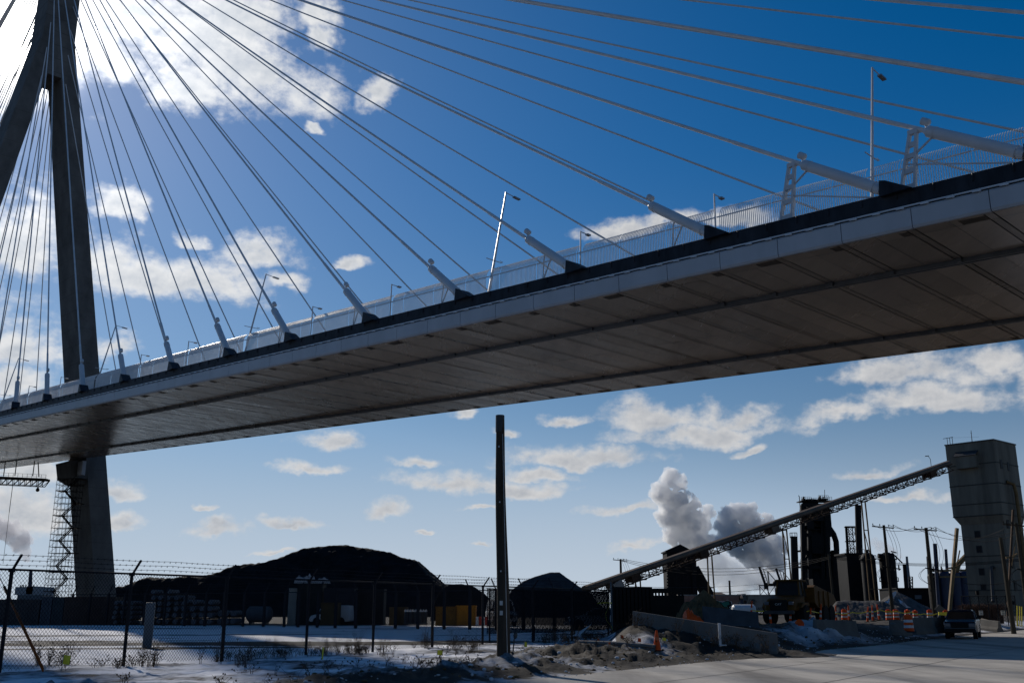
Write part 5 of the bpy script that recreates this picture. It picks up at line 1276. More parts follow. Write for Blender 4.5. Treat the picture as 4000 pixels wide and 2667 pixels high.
# vehicles -----------------------------------------------------------------
def wheel(o, x, y, r, w):
    mb = MB(); ax = Matrix.Rotation(R(90), 3, 'X'); mb.lathe([(r * .62, -w / 2), (r * .93, -w / 2), (r, -w * .35), (r, w * .35), (r * .93, w / 2), (r * .62, w / 2)], (x, y, r), 20, ax); wh = build(mb, 'wheel', M['rubber'], o, smooth=35)
    mb = MB(); mb.lathe([(r * .6, -w * .4), (r * .62, 0), (r * .6, w * .4)], (x, y, r), 16, ax); build(mb, 'rim', M['galv'], wh, smooth=35)
def car(kind, paint, label, cat, name, grp=None):
    """x forward, z up; body, cab and windows as separate parts"""
    o = thing(name, label, cat, (0, 0, 0), grp); Wd = 1.0
    if kind == 'pickup': L0, L1, hood, belt, roof, cab = -2.9, 2.9, 1.18, 1.28, 1.92, (-1.35, 1.35); bed = True
    elif kind == 'van': L0, L1, hood, belt, roof, cab = -2.7, 2.4, 1.15, 1.3, 2.35, (-2.65, 1.5); bed = False
    else: L0, L1, hood, belt, roof, cab = -2.4, 2.4, 1.05, 1.15, 1.75, (-2.2, 1.0); bed = False
    mb = MB()
    prof = [(L1 - .12, .42), (L1, .62), (L1 - .02, hood - .22), (L1 - .22, hood - .03), (cab[1], belt), (cab[0], belt), (L0, belt), (L0 - .0, .55), (L0 + .15, .42)]
    secs = []
    for y, k in ((-Wd, .93), (-Wd * .93, 1.0), (Wd * .93, 1.0), (Wd, .93)):
        secs.append([(x * (1 if abs(y) < Wd else .985), y, .42 + (z - .42) * (k if z > .9 else 1)) for x, z in prof])
    n = len(prof); vs = sum(secs, []); fs = [tuple(range(n - 1, -1, -1)), tuple(3 * n + i for i in range(n))]
    for s in range(3):
        for i in range(n): j = (i + 1) % n; fs.append((s * n + i, s * n + j, s * n + n + j, s * n + n + i))
    mb.add(vs, fs); build(mb, 'body', paint, o, bevel=.05)
    c0, c1 = cab; sl0, sl1 = (.35, .85) if kind == 'pickup' else ((.05, .7) if kind == 'van' else (.5, .8))
    def ring(z, ins, x0, x1): return [(x0, -ins, z), (x1, -ins, z), (x1, ins, z), (x0, ins, z)]
    mb = MB(); mb.hexa(ring(belt - .02, Wd * .90, c0 + .03, c1 - .03) + ring(roof - .12, Wd * .76, c0 + sl0 + .03, c1 - sl1 - .03)); build(mb, 'glasshouse', M['glass'], o)
    mb = MB(); mb.hexa(ring(roof - .125, Wd * .775, c0 + sl0 - .02, c1 - sl1 + .02) + ring(roof, Wd * .68, c0 + sl0 + .12, c1 - sl1 - .15))
    for sy in (-1, 1):
        lo = Wd * .91 * sy; hi = Wd * .775 * sy
        for xa, xb in ((c0, c0 + sl0), (c1, c1 - sl1), ((c0 + c1) / 2 - .15, (c0 + sl0 + c1 - sl1) / 2 - .05)):
            mb.beam((xa, lo, belt - .02), (xb, hi, roof - .1), .11, .08)
    if kind == 'van': mb.hexa(ring(belt - .03, Wd * .93, c0 - .03, .2) + ring(roof - .02, Wd * .80, c0 + .05, .1))
    build(mb, 'roof', paint, o, bevel=.03)
    if bed:
        mb = MB(); mb.box((-2.1, 0, belt + .004), (1.45, 1.6, .03)); build(mb, 'bed_floor', M['rubber'], o)
    for sy in (-1, 1):
        mb = MB(); mb.box((L1 - .06, sy * .76, hood - .27), (.22, .38, .24)); build(mb, 'headlight', mat('lamp_glass', (.10, .11, .13), .1, .1, 1), o, bevel=.03)
        mb = MB(); mb.box((c1 - .35, sy * (Wd + .16), belt + .14), (.14, .26, .24)); mb.beam((c1 - .35, sy * Wd * .9, belt + .05), (c1 - .35, sy * (Wd + .1), belt + .1), .06); build(mb, 'mirror', M['black_steel'], o, bevel=.03)
        for xw in (L1 - .95, L0 + 1.05): wheel(o, xw, sy * (Wd - .14), .40, .27)
        mb = MB(); mb.box((c1 - 1.3, sy * (Wd * .985 + .004), belt - .22), (.22, .03, .05)); build(mb, 'door_handle', M['black_steel'], o)
        mb = MB()
        for xw in (L1 - .95, L0 + 1.05): mb.lathe([(.49, -.02), (.49, .02)], (xw, sy * (Wd - .01), .44), 18, Matrix.Rotation(R(90), 3, 'X'))
        build(mb, 'wheel_arch', M['rubber'], o)
    mb = MB(); mb.box((L1 + .0, 0, hood - .28), (.1, 1.1, .34)); build(mb, 'grille', M['black_steel'], o, bevel=.02)
    mb = MB(); mb.box((L1 + .02, 0, .56), (.26, 1.92, .24)); build(mb, 'bumper', M['black_steel'] if paint is not M['car_white'] else M['galv'], o, bevel=.04)
    return o
pk = car('pickup', M['truck_blue'], 'dark blue pickup truck driving towards the viewer on the road at the right', 'pickup truck', 'pickup_truck')
fpos = onT(3752, 2486); fpos = P(3755, 2486, 68); place(pk, V(fpos.x + 1.3, fpos.y + 2.6, 0), math.atan2(-RD[1], -RD[0]) + R(8), .97)
wp = car('pickup', M['car_white'], 'white pickup truck parked side-on behind the dense mesh fence at the corner', 'pickup truck', 'pickup_truck')
q = P(2350, 2425, 96); place(wp, V(q.x - .2, q.y, 0), R(184), 1.05)
wv_ = car('van', M['car_white'], 'white utility van facing the viewer behind the fence, left of the wooden pole', 'van', 'van')
q = P(1958, 2440, 116); place(wv_, V(q.x, q.y + 2, 0), R(-78), 1.25)
v2 = car('van', M['car_white'], 'white van deep in the dark yard, only its roof catching light', 'van', 'van'); q = P(1290, 2440, YY - 2); place(v2, V(q.x, q.y, 0), R(172), .98)

# articulated dump truck
ad = thing('dump_truck', 'dusty yellow articulated dump truck facing the viewer in the right yard', 'dump truck', (0, 0, 0))
mb = MB(); mb.hexa([(2.2, -1.45, 1.25), (4.75, -1.2, 1.25), (4.75, 1.2, 1.25), (2.2, 1.45, 1.25), (2.2, -1.35, 2.75), (4.35, -1.05, 2.35), (4.35, 1.05, 2.35), (2.2, 1.35, 2.75)]); build(mb, 'hood', M['yellow'], ad, bevel=.18)
mb = MB(); mb.box((4.74, 0, 1.78), (.16, 1.35, .95)); gr = build(mb, 'grille', M['black_steel'], ad, bevel=.03)
text_obj('CAT', .26, 'grille_lettering', M['white'], gr, (4.84, 0, 1.85), (0, 1, 0), (0, 0, 1))
mb = MB(); mb.hexa([(.5, -1.0, 2.6), (2.3, -.95, 2.6), (2.3, .95, 2.6), (.5, 1.0, 2.6), (.6, -.85, 4.05), (2.0, -.8, 4.05), (2.0, .8, 4.05), (.6, .85, 4.05)]); cabp = build(mb, 'cab', M['dull_glass'], ad)
mb = MB()
for x, y in ((2.3, -.95), (2.3, .95), (.5, -1.0), (.5, 1.0), (1.35, -.98), (1.35, .98)): mb.beam((x, y, 2.6), (x - (.3 if x > 2 else -.1 if x < 1 else .05), y * .86, 4.05), .12)
mb.box((1.3, 0, 4.12), (1.95, 1.95, .16)); build(mb, 'cab_frame', M['yellow'], cabp, bevel=.02)
for sy in (-1, 1):
    mb = MB(); mb.hexa([(1.6, sy * 1.2 - .35, 1.75), (4.2, sy * 1.2 - .35, 1.5), (4.2, sy * 1.2 + .35, 1.5), (1.6, sy * 1.2 + .35, 1.75), (2.0, sy * 1.25 - .33, 2.05), (3.6, sy * 1.25 - .33, 2.0), (3.6, sy * 1.25 + .33, 2.0), (2.0, sy * 1.25 + .33, 2.05)]); build(mb, 'fender', M['yellow'], ad, bevel=.05)
    mb = MB(); mb.box((4.66, sy * .95, 1.95), (.2, .36, .3)); build(mb, 'headlight', MATS['lamp_glass'], ad, bevel=.03)
    mb = MB(); mb.tube([(2.6, sy * 1.3, 2.7), (2.7, sy * 1.55, 3.5)], .03, 6); mb.box((2.7, sy * 1.58, 3.6), (.1, .28, .6)); build(mb, 'mirror', M['black_steel'], ad)
    for xw in (2.9, -2.6, -4.5): wheel(ad, xw, sy * 1.28, .92, .72)
mb = MB(); mb.box((-.6, 0, 1.3), (6.5, 1.0, .5)); build(mb, 'chassis', M['dark_steel'], ad)
mb = MB(); mb.prism([(.2, -1.55, 2.0), (.2, -1.55, 3.5), (-.3, -1.55, 3.7), (-5.6, -1.55, 2.9), (-6.4, -1.55, 2.2), (-4.5, -1.55, 1.55), (-.6, -1.55, 1.55)], (0, 3.1, 0)); bedp = build(mb, 'dump_bed', M['yellow'], ad, bevel=.05)
for x in (-1.0, -2.4, -3.8):
    for y in (-1.58, 1.58): mb = MB(); mb.box((x, y, 2.4), (.2, .12, 1.5)); build(mb, 'bed_rib', M['yellow'], bedp)
mb = MB(); mb.box((4.7, 0, 1.12), (.35, 2.3, .35)); build(mb, 'bumper', M['dark_steel'], ad, bevel=.04)
q = P(3108, 2440, 84); gq = terrain(q.x, q.y); place(ad, V(q.x + 1.2, q.y + 3.6, gq), R(-122)); ad.scale = (1.05, 1.05, .86)

# black rack trailer left of the dirt pile
rk = thing('rack_trailer', 'black steel rack trailer with open slatted sides, between the fence corner and the dirt pile', 'trailer', P(2540, 2430, 74)); Yr = 74
def rp(x, y, d=0): return P(x, y, Yr + d)
mb = MB(); a, b = rp(2388, 2440), rp(2688, 2440); mb.box(((a.x + b.x) / 2, Yr + 1.3, .75), (b.x - a.x, 2.6, .5)); mb.box(((a.x + b.x) / 2, Yr + 1.3, .35), (b.x - a.x - .4, 2.3, .5)); build(mb, 'bed', M['black_steel'], rk)
for d in (0, 2.6):
    mb = MB()
    for x in range(2394, 2545, 15): p = rp(x, 2300, d); mb.box((p.x, Yr + d, p.z / 2 + .5), (.34, .12, p.z - 1))
    for y0 in (2300, 2325, 2347, 2362, 2378, 2395): p, q = rp(2390, y0, d), rp(2540, y0, d); q.z = p.z; mb.beam(p, q, .1, .34)
    build(mb, 'slatted_side', M['black_steel'], rk)
mb = MB(); p, q = rp(2388, 2303, 1.3), rp(2538, 2300, 1.3); q.z = p.z; mb.beam(p, q, 2.7, .35); build(mb, 'top_deck', M['black_steel'], rk)
mb = MB(); a, b = rp(2548, 2324), rp(2672, 2305); mb.box(((a.x + b.x) / 2, Yr + 1.3, (a.z + .8) / 2), (b.x - a.x, 2.5, a.z - .8)); p, q = rp(2545, 2306, 1.3), rp(2662, 2306, 1.3); q.z = p.z; mb.beam(p, q, 2.6, .3)
for x in range(2548, 2670, 13): p = rp(x, 2306, .1); mb.beam(p, p - V(0, 0, .7), .12)
build(mb, 'box_body', M['black_steel'], rk)
for x in (2420, 2450, 2600, 2640):
    p = rp(x, 2440); mb = MB(); mb.lathe([(.3, -.15), (.5, -.12), (.5, .12), (.3, .15)], (p.x, Yr + .1, .5), 16, Matrix.Rotation(R(90), 3, 'X')); build(mb, 'wheel', M['rubber'], rk, smooth=35)
# orange sheeting by the dirt pile
ot = thing('orange_sheeting', 'crumpled orange plastic sheeting at the foot of the brown dirt pile', 'plastic sheeting', P(2705, 2420, 55))
for x0, x1, py, h, sd_ in ((2674, 2712, 2418, .75, 11), (2690, 2736, 2424, .5, 12), (2712, 2742, 2427, .3, 13)):
    a, b = P(x0, py, 55), P(x1, py, 55); build(lump(V((a.x + b.x) / 2, 55, a.z - .1), b.x - a.x, 1.6, h, sd_, M['orange'], ''), 'sheet', M['orange'], ot, smooth=True)

# rail hopper cars
def hopper(x0, x1, Y, m, label, flip=False):
    a, b = P(x0, 2326, Y), P(x1, 2326, Y); zt, w = a.z, b.x - a.x; o = thing('hopper_car', label, 'rail car', ((a.x + b.x) / 2, Y, 0), 'hopper cars on the siding')
    z0 = .9; mb = MB(); e = w * .16
    prof = [(a.x, zt), (b.x, zt), (b.x, zt - .9), (b.x - e, z0 + .3), (a.x + w * .60, z0 + .3), (a.x + w * .5, z0 + 1.0), (a.x + w * .4, z0 + .3), (a.x + e, z0 + .3), (a.x, zt - .9)]
    mb.prism([(x, Y, z) for x, z in prof], (0, 3, 0)); build(mb, 'body', m, o)
    mb = MB(); mb.box(((a.x + b.x) / 2, Y + 1.5, zt + .12), (w + .3, 3.2, .26)); build(mb, 'roof', M['hopper'], o)
    mb = MB(); n = 9
    for i in range(n): mb.box((a.x + w * (i + .5) / n, Y - .05, zt - .45), (.16, .12, .9))
    mb.box(((a.x + b.x) / 2, Y - .03, zt - .92), (w, .14, .14)); build(mb, 'side_stake', m, o)
    for x in (a.x + .1, b.x - .1):
        mb = MB(); mb.box((x, Y + .1, (zt + z0) / 2), (.22, .2, zt - z0)); mb.box((x, Y + 2.9, (zt + z0) / 2), (.22, .2, zt - z0))
        for k in range(6): mb.beam((x - .5, Y - .02, z0 + k * .4), (x + .5, Y - .02, z0 + k * .4), .06)
        build(mb, 'end_ladder', M['hopper'], o)
    mb = MB(); mb.box(((a.x + b.x) / 2, Y + 1.5, z0), (w + .6, 1.2, .35)); build(mb, 'underframe', M['dark_steel'], o)
    for f in (.08, .19, .81, .92):
        mb = MB(); mb.lathe([(.3, -.1), (.46, -.08), (.46, .08), (.3, .1)], (a.x + w * f, Y + .7, .46), 16, Matrix.Rotation(R(90), 3, 'X')); build(mb, 'wheel', M['rust_steel'], o, smooth=35)
    return o, a, b, zt
o, a, b, zt_ = hopper(2650, 2890, 200, M['pink_rust'], 'rusty pinkish hopper rail car with green graffiti behind the dirt pile')
def gpoly(px, d, m, nm, par): 
    mb = MB(); mb.prism([P(x, y, 200 - d) for x, y in px], V(0, .02, 0)); build(mb, nm, m, par)
gb_ = [p for p in o.children if p.name.startswith('body')][0]
gpoly([(2795, 2341), (2822, 2348), (2842, 2341), (2858, 2347), (2862, 2364), (2852, 2370), (2858, 2378), (2846, 2382), (2800, 2360)], .06, M['white'], 'graffiti_outline', gb_)
gpoly([(2797, 2344), (2822, 2351), (2842, 2344), (2855, 2349), (2859, 2363), (2848, 2370), (2853, 2376), (2845, 2378), (2805, 2360)], .10, M['black_paint'], 'graffiti_shadow', gb_)
gpoly([(2802, 2346), (2815, 2349), (2814, 2354), (2804, 2351)], .14, M['green_paint'], 'graffiti_letter', gb_)
gpoly([(2817, 2354), (2846, 2346), (2850, 2360), (2840, 2363), (2845, 2375), (2838, 2375), (2825, 2364)], .14, M['green_paint'], 'graffiti_letter', gb_)
o2, a, b, zt_ = hopper(2916, 3200, 200, M['hopper'], 'grey hopper rail car with black numbers behind the dump truck')
gb2 = [p for p in o2.children if p.name.startswith('body')][0]
text_obj('LAFX', .62, 'car_lettering', M['black_paint'], gb2, P(2967, 2376, 199.92), (1, 0, 0), (0, 0, 1)); text_obj('50513', .62, 'car_lettering', M['black_paint'], gb2, P(2969, 2389, 199.92), (1, 0, 0), (0, 0, 1))
mb = MB()
for i in range(7):
    c = P(2938 + rnd.uniform(-14, 14), 2352 + rnd.uniform(-8, 8), 199.9); r_ = rnd.uniform(.2, .45); mb.tube([c + V(math.cos(k * .8) * r_, 0, math.sin(k * .8) * r_) for k in range(7)], .035, 4)
build(mb, 'graffiti_scribble', M['black_paint'], gb2)
wt_ = thing('white_tank', 'low white tank with a ladder seen between the two hopper rail cars', 'tank', P(2905, 2405, 180)); q0, q1 = P(2860, 2385, 180), P(2950, 2385, 180)
mb = MB(); mb.tube([q0, q0 + V(.3, 0, 0), q1 - V(.3, 0, 0), q1], [.8, 1.1, 1.1, .8], 18); build(mb, 'shell', M['white'], wt_, smooth=35); mb = MB(); mb.box((q0.x + 1, 180, q0.z / 2 - .4), (.4, 1.6, q0.z)); mb.box((q1.x - 1, 180, q0.z / 2 - .4), (.4, 1.6, q0.z)); build(mb, 'saddle', M['dark_steel'], wt_)

# drums and channelizer posts
def drum(label):
    o = thing('traffic_drum', label, 'traffic drum', (0, 0, 0), 'orange and white traffic drums'); zs = [0.06, .26, .42, .58, .74, 1.0]; rs = [.30, .29, .28, .27, .26, .24]
    for i in range(5):
        mb = MB(); r0, r1 = rs[i], rs[i] - .008; mb.lathe([(r0, zs[i]), (r1, zs[i + 1] - .012), (r1 - .02, zs[i + 1])], (0, 0, 0), 20); build(mb, 'band', M['orange'] if i % 2 == 0 else M['white'], o, smooth=35)
    mb = MB(); mb.lathe([(.40, 0), (.40, .05), (.31, .07)], (0, 0, 0), 20); build(mb, 'base_ring', M['rubber'], o)
    mb = MB(); mb.box((0, 0, 1.03), (.26, .07, .10)); build(mb, 'handle', M['orange'], o, bevel=.02)
    return o
DR = [(3300, 2421, 1.0, 'orange striped drum alone in front of the gravel heap'), (3473, 2422, 1.0, 'first drum of the row of five, at its left end'), (3502, 2421, 1.0, 'second drum of the row, touching the first'), (3547, 2421, .96, 'middle drum of the row of five'), (3578, 2421, .9, 'faded fourth drum of the row, slightly lower'), (3634, 2421, .96, 'drum at the right end of the row, left of the pickup'), (3697, 2422, .95, 'drum half hidden behind the dark pickup roof'), (3552, 2468, 1.0, 'drum standing low in the ditch below the row')]
d0_ = None
for px, py, sc, lab in DR:
    Yd = 102 if py < 2440 else 63; q = P(px, py, Yd)
    if d0_ is None: d0_ = drum(lab); place(d0_, q, 0, sc)
    else: dup(d0_, q, rnd.uniform(0, 3), lab, None, sc)
ld = dup(d0_, P(3100, 2460, 58), 1.0, 'orange and white drum lying tipped over left of the snow heap', None, .95); ld.rotation_euler = (R(60), R(-35), .5)
def chpost(label):
    o = thing('channelizer_post', label, 'channelizer post', (0, 0, 0), 'slim orange channelizer posts'); zs = [.06, .35, .50, .62, .77, 1.1]
    for i in range(5):
        mb = MB(); r0 = .085 - i * .007; mb.lathe([(r0, zs[i]), (r0 - .006, zs[i + 1])], (0, 0, 0), 14); build(mb, 'band', M['orange'] if i % 2 == 0 else M['white'], o, smooth=35)
    mb = MB(); mb.lathe([(.24, 0), (.24, .05), (.1, .08)], (0, 0, 0), 12); build(mb, 'foot', M['rubber'], o); mb = MB(); mb.tube([(-.05, 0, 1.1), (-.05, 0, 1.18), (.05, 0, 1.18), (.05, 0, 1.1)], .02, 6); build(mb, 'handle', M['orange'], o)
    return o
CH = [(2934, 2420, 'leftmost slim orange post, in front of the white tank'), (3012, 2438, 'slim orange post at the left front corner of the dump truck'), (3086, 2436, 'slim orange post in front of the dump truck radiator'), (3163, 2446, 'slim orange post in front of the dump truck right wheel'), (3204, 2430, 'slim pale post between the dump truck wheels'), (3268, 2428, 'slim orange post at the left foot of the gravel heap'), (3318, 2424, 'slim orange post just right of the lone drum'), (3389, 2430, 'leaning plain orange post in front of the gravel heap'), (3411, 2425, 'slim orange post in the middle of three near the row of drums'), (3436, 2422, 'slim orange post nearest the row of drums')]
c0_ = None
for px, py, lab in CH:
    Yc = 84 if px < 3230 else 98; q = P(px, py, Yc); lean = rnd.uniform(-.14, .14)
    if c0_ is None: c0_ = chpost(lab); place(c0_, q)
    else: dup(c0_, q, rnd.uniform(0, 3), lab)
    ob = c0_ if px == 2934 else [x for x in C.objects if x.get('label') == lab][0]; ob.rotation_euler = (lean, rnd.uniform(-.1, .1), ob.rotation_euler[2]); ob.scale = (1.25, 1.25, 1.25)
tpp = thing('barrier_tape', 'yellow barrier tape strung along the slim orange posts and drums', 'tape', P(3200, 2385, 90))
seq = [(2940, 2382), (3012, 2378), (3086, 2386), (3163, 2384), (3268, 2394), (3330, 2390), (3389, 2386), (3436, 2380), (3500, 2386), (3560, 2390), (3610, 2396), (3660, 2395), (3700, 2396)]
for (xa, ya), (xb, yb) in zip(seq, seq[1:]):
    Ya, Yb = (84 if xa < 3230 else 98), (84 if xb < 3230 else 98); p, q = P(xa, ya, Ya), P(xb, yb, Yb); n = 6; mb = MB(); pts = [p.lerp(q, i / n) - V(0, 0, .12 * 4 * (i / n) * (1 - i / n)) for i in range(n + 1)]
    for u, v in zip(pts, pts[1:]): mb.beam(u, v, .015, .075)
    build(mb, 'tape_span', M['tape'], tpp)
mb = MB(); p, q = P(3666, 2395, 92), P(3704, 2397, 92); mb.beam(p, q, .1, .28); tag(build(mb, 'yellow_board', M['tape']), 'yellow board lying level just left of the dark pickup roof', 'board')
# fallen slab, signs, gate fence, brush at the right
o = thing('leaning_slab', 'tilted concrete slab sliding into the ditch below the drums', 'concrete slab', P(3510, 2465, 62)); mb = MB(); p = [P(x, y, 62) for x, y in ((3482, 2436), (3500, 2434), (3560, 2480), (3535, 2484))]; mb.prism(p, V(.1, .5, .05)); build(mb, 'slab', M['conc_barrier'], o)
lf = thing('gate_fence', 'chain-link gate fence with number boards at the foot of the transfer tower', 'fence', P(3860, 2420, 98)); Yg = 98
a, b = P(3765, 2425, Yg), P(3975, 2425, Yg - 4)
gzz = .6
mb = chain_fabric(MB(), V(a.x, a.y, 0), V(b.x, b.y, 0), lambda q: gzz, 3.0, .28, .012); build(mb, 'wire_mesh', M['chain'], lf)
for i in range(7):
    p = a.lerp(b, i / 6); mb = MB(); mb.tube([V(p.x, p.y, .4), V(p.x, p.y, 3.1)], .05, 8); build(mb, 'post', M['post'], lf)
mb = MB(); mb.tube([V(a.x, a.y, 3.05), V(b.x, b.y, 3.05)], .035, 6); build(mb, 'top_rail', M['post'], lf)
for px in (3832, 3918):
    c = P(px, 2392, Yg - 2.6 if px < 3900 else Yg - 4.6); sg = thing('number_sign', 'dull white sign reading GATE 16 on the gate fence, %s' % ('under the vines' if px < 3900 else 'beside the leaning pole'), 'sign', c - V(0, 0, .3), None)
    mb = MB(); mb.box(c, (.36 * 1.0, .03, .40)); bo = build(mb, 'board', mat('dull_white_board', (.42, .42, .40), .6, .15, 3), sg, bevel=.005)
    text_obj('GATE', .10, 'sign_lettering', M['black_paint'], bo, c + V(0, -.022, .13), (1, 0, 0), (0, 0, 1)); text_obj('16', .26, 'sign_number', M['black_paint'], bo, c + V(0, -.022, -.06), (1, 0, 0), (0, 0, 1))
mb = MB()
for i in range(1500):
    t = rnd.random(); base = P(3755 + 160 * t, 2372 + rnd.gauss(0, 4), 101 + rnd.uniform(-1, 2)); an = rnd.uniform(0, 6.28); l = rnd.uniform(.3, .9); q = base + V(math.cos(an) * l, rnd.uniform(-.4, .4), abs(math.sin(an)) * l * .55 - .15); mb.beam(base, q, .018)
    if i % 3 == 0: mb.beam(V(base.x, base.y, .5), base, .02)
tag(build(mb, 'dry_vines', M['brush']), 'tangle of reddish brown dry vines over the gate fence', 'vines', kind='stuff')
for i, px in enumerate((3973, 3983, 3991)):
    q = P(px, 2440, 92); t = P(px, 2366 + i * 2, 92); mb = MB(); mb.tube([V(q.x, q.y, .4), t], .045, 8); mb.lathe([(.05, 0), (.05, .05)], t, 8); tag(build(mb, 'marker_pole', M['tape']), 'slim yellow marker pole at the right edge, %s of three' % ('left', 'middle', 'right')[i], 'marker pole', 'yellow marker poles')
hs_ = thing('sign_board', 'small diamond-shaped dark sign board seen edge-on left of the pickup roof', 'sign board', P(3672, 2395, 96)); q = P(3672, 2378, 96); mb = MB(); mb.prism([q + V(-.5, 0, 0), q + V(0, 0, -.32), q + V(.5, 0, 0), q + V(-.05, 0, .42)], V(0, .05, 0)); build(mb, 'board', M['conc_barrier'], hs_); mb = MB(); mb.beam(q + V(-.35, .1, -1.2), q + V(0, .1, 0), .05); mb.beam(q + V(.35, .1, -1.2), q + V(0, .1, 0), .05); build(mb, 'stand', M['dark_steel'], hs_)
mb = MB(); p = [P(x, y, 90) for x, y in ((3815, 2414), (3895, 2428), (3900, 2436), (3815, 2434))]; mb.prism(p, V(0, 3, .3)); tag(build(mb, 'loading_ramp', mat('tan_concrete', (.30, .25, .19), .8, .2, 2)), 'sloping tan concrete ramp behind the dark pickup', 'ramp')

# distant ship's bridge with a blue funnel, far left
Y = 420; sh_ = thing('ship', 'far white ship superstructure with a dark blue funnel, left of the scaffold stair', 'ship', (P(113, 2330, Y).x, Y, 0))
def bx_(x0, x1, y0, y1, d, m, nm, par=sh_):
    a, b = P(x0, y0, Y), P(x1, y1, Y); mb = MB(); mb.box(((a.x + b.x) / 2, Y + d / 2, (a.z + b.z) / 2), (b.x - a.x, d, a.z - b.z)); return build(mb, nm, m, par)
shw = mat('ship_white', (.28, .30, .33), .6, .15, 1)
bx_(60, 168, 2291, 2322, 10, shw, 'wheelhouse'); bx_(68, 160, 2322, 2368, 12, M['blue_grey'], 'deckhouse'); bx_(104, 126, 2288, 2320, 9.9 + .6, shw, 'centre_block')
a, b = P(121, 2226, Y), P(117, 2292, Y); mb = MB(); mb.tube([b, a], [8 * mpp(Y), 6 * mpp(Y)], 14); build(mb, 'funnel', M['dark_blue'], sh_, smooth=35)
mb = MB()
for x in (80, 86, 92, 100, 132): p = P(x, 2291, Y); mb.beam(p, p + V(0, 0, 8 * mpp(Y)), .3)
build(mb, 'rail_and_masts', M['dark_steel'], sh_)

# scaffold stair tower beside the pylon
sc = thing('scaffold_stair', 'tall zigzag scaffold stair tower beside the pylon leg', 'scaffold', (P(215, 2325, 226).x, 226, 0))
Y = 226; bx0 = P(170, 2325, Y).x; bxw = 4.7; zt_ = P(228, 1868, Y).z; nl = 22; hz = zt_ / nl
mb = MB()
for x in (bx0, bx0 + bxw * .36, bx0 + bxw * .7, bx0 + bxw):
    for y in (Y, Y + 1.6, Y + 3.2): mb.tube([(x, y, 0), (x, y, zt_)], .05, 5)
build(mb, 'standards', M['black_steel'], sc)
mb = MB()
for i in range(nl + 1):
    z = i * hz
    for y in (Y, Y + 1.6, Y + 3.2): mb.tube([(bx0 - .2, y, z), (bx0 + bxw + .2, y, z)], .04, 4)
    for x in (bx0, bx0 + bxw * .36, bx0 + bxw * .7, bx0 + bxw): mb.tube([(x, Y, z), (x, Y + 3.2, z)], .04, 4)
    if i < nl: mb.tube([(bx0, Y, z), (bx0 + bxw * .36, Y, z + hz)], .035, 4); mb.tube([(bx0 + bxw, Y + 3.2, z), (bx0 + bxw * .7, Y + 3.2, z + hz)], .035, 4)
build(mb, 'ledgers', M['black_steel'], sc)
for i in range(0, nl - 1, 2):
    z = i * hz; l = (i // 2) % 2; xa, xb = (bx0 + bxw * .38, bx0 + bxw * .95) if True else (0, 0)
    if l: xa, xb = xb, xa
    mb = MB()
    for y in (Y + .2, Y + 1.2): mb.beam((xa, y, z), (xb, y, z + hz * 2), .10, .22); mb.beam((xa, y, z + 1), (xb, y, z + hz * 2 + 1), .06)
    for k in range(9): s = (k + .5) / 9; mb.box((xa + (xb - xa) * s, Y + .7, z + hz * 2 * s), (.26, 1.0, .05))
    mb.box(((xb + (bx0 if l else bx0 + bxw)) / 2, Y + 1.5, z + hz * 2 + .03), (1.9, 3.0, .16)); build(mb, 'stair_flight', M['black_steel'], sc)

# maintenance gantry under the deck, hook ball
Y = 232; gt = thing('maintenance_gantry', 'black truss gantry hanging under the far end of the deck at the left edge', 'gantry', P(80, 1860, Y))
a, b = P(-260, 1852, Y), P(178, 1872, Y); c, d = P(-260, 1878, Y), P(158, 1897, Y)
mb = MB()
for yy in (0, 2.2):
    o_ = V(0, yy, 0); mb.beam(a + o_, b + o_, .28, .45); mb.beam(c + o_, d + o_, .16); mb.beam(d + o_, b + o_, .16); n = 18
    for i in range(n):
        s0, s1, sm = i / n, (i + 1) / n, (i + .5) / n; mb.beam(a.lerp(b, s0) + o_, c.lerp(d, sm) + o_, .12); mb.beam(c.lerp(d, sm) + o_, a.lerp(b, s1) + o_, .12)
build(mb, 'truss', M['black_steel'], gt)
mb = MB(); mb.beam(a + V(0, 1.1, .2), b + V(0, 1.1, .2), 2.2, .1); build(mb, 'walkway', M['black_steel'], gt)
mb = MB(); n = 24
for i in range(n + 1): q = a.lerp(b, i / n); mb.beam(q, q + V(0, 0, 1.1), .06)
mb.beam(a + V(0, 0, 1.1), b + V(0, 0, 1.1), .06); mb.beam(a + V(0, 0, .6), b + V(0, 0, .6), .05); build(mb, 'railing', M['black_steel'], gt)
mb = MB()
for px in (14, 58, 128): q = P(px, 1858, Y); mb.tube([q, q + V(0, 0, 3.5)], .12, 6)
q = P(152, 1862, Y); mb.beam(q, q + V(-.6, 0, 3.4), .18); build(mb, 'hanger', M['rust_steel'], gt)
hb = thing('hook_ball', 'black crane hook ball hanging below the maintenance gantry', 'hook ball', P(147, 1920, Y)); q = P(147, 1913, Y); mb = MB(); mb.ball(q, .42, 8); mb.lathe([(.38, .15), (.08, .75)], q, 12); build(mb, 'ball', M['black_steel'], hb, smooth=True); mb = MB(); mb.tube([q + V(0, 0, .6), P(147, 1872, Y)], .03, 4); build(mb, 'rope', M['black_steel'], hb)
mb = MB(); mb.tube([P(50, 1892, Y), P(36, 2000, Y)], .07, 5); mb.tube([P(36, 2000, Y), P(12, 2200, Y)], .045, 5); tag(build(mb, 'hoist_rope', M['dark_steel']), 'slack hoist rope hanging straight down from the gantry', 'rope')
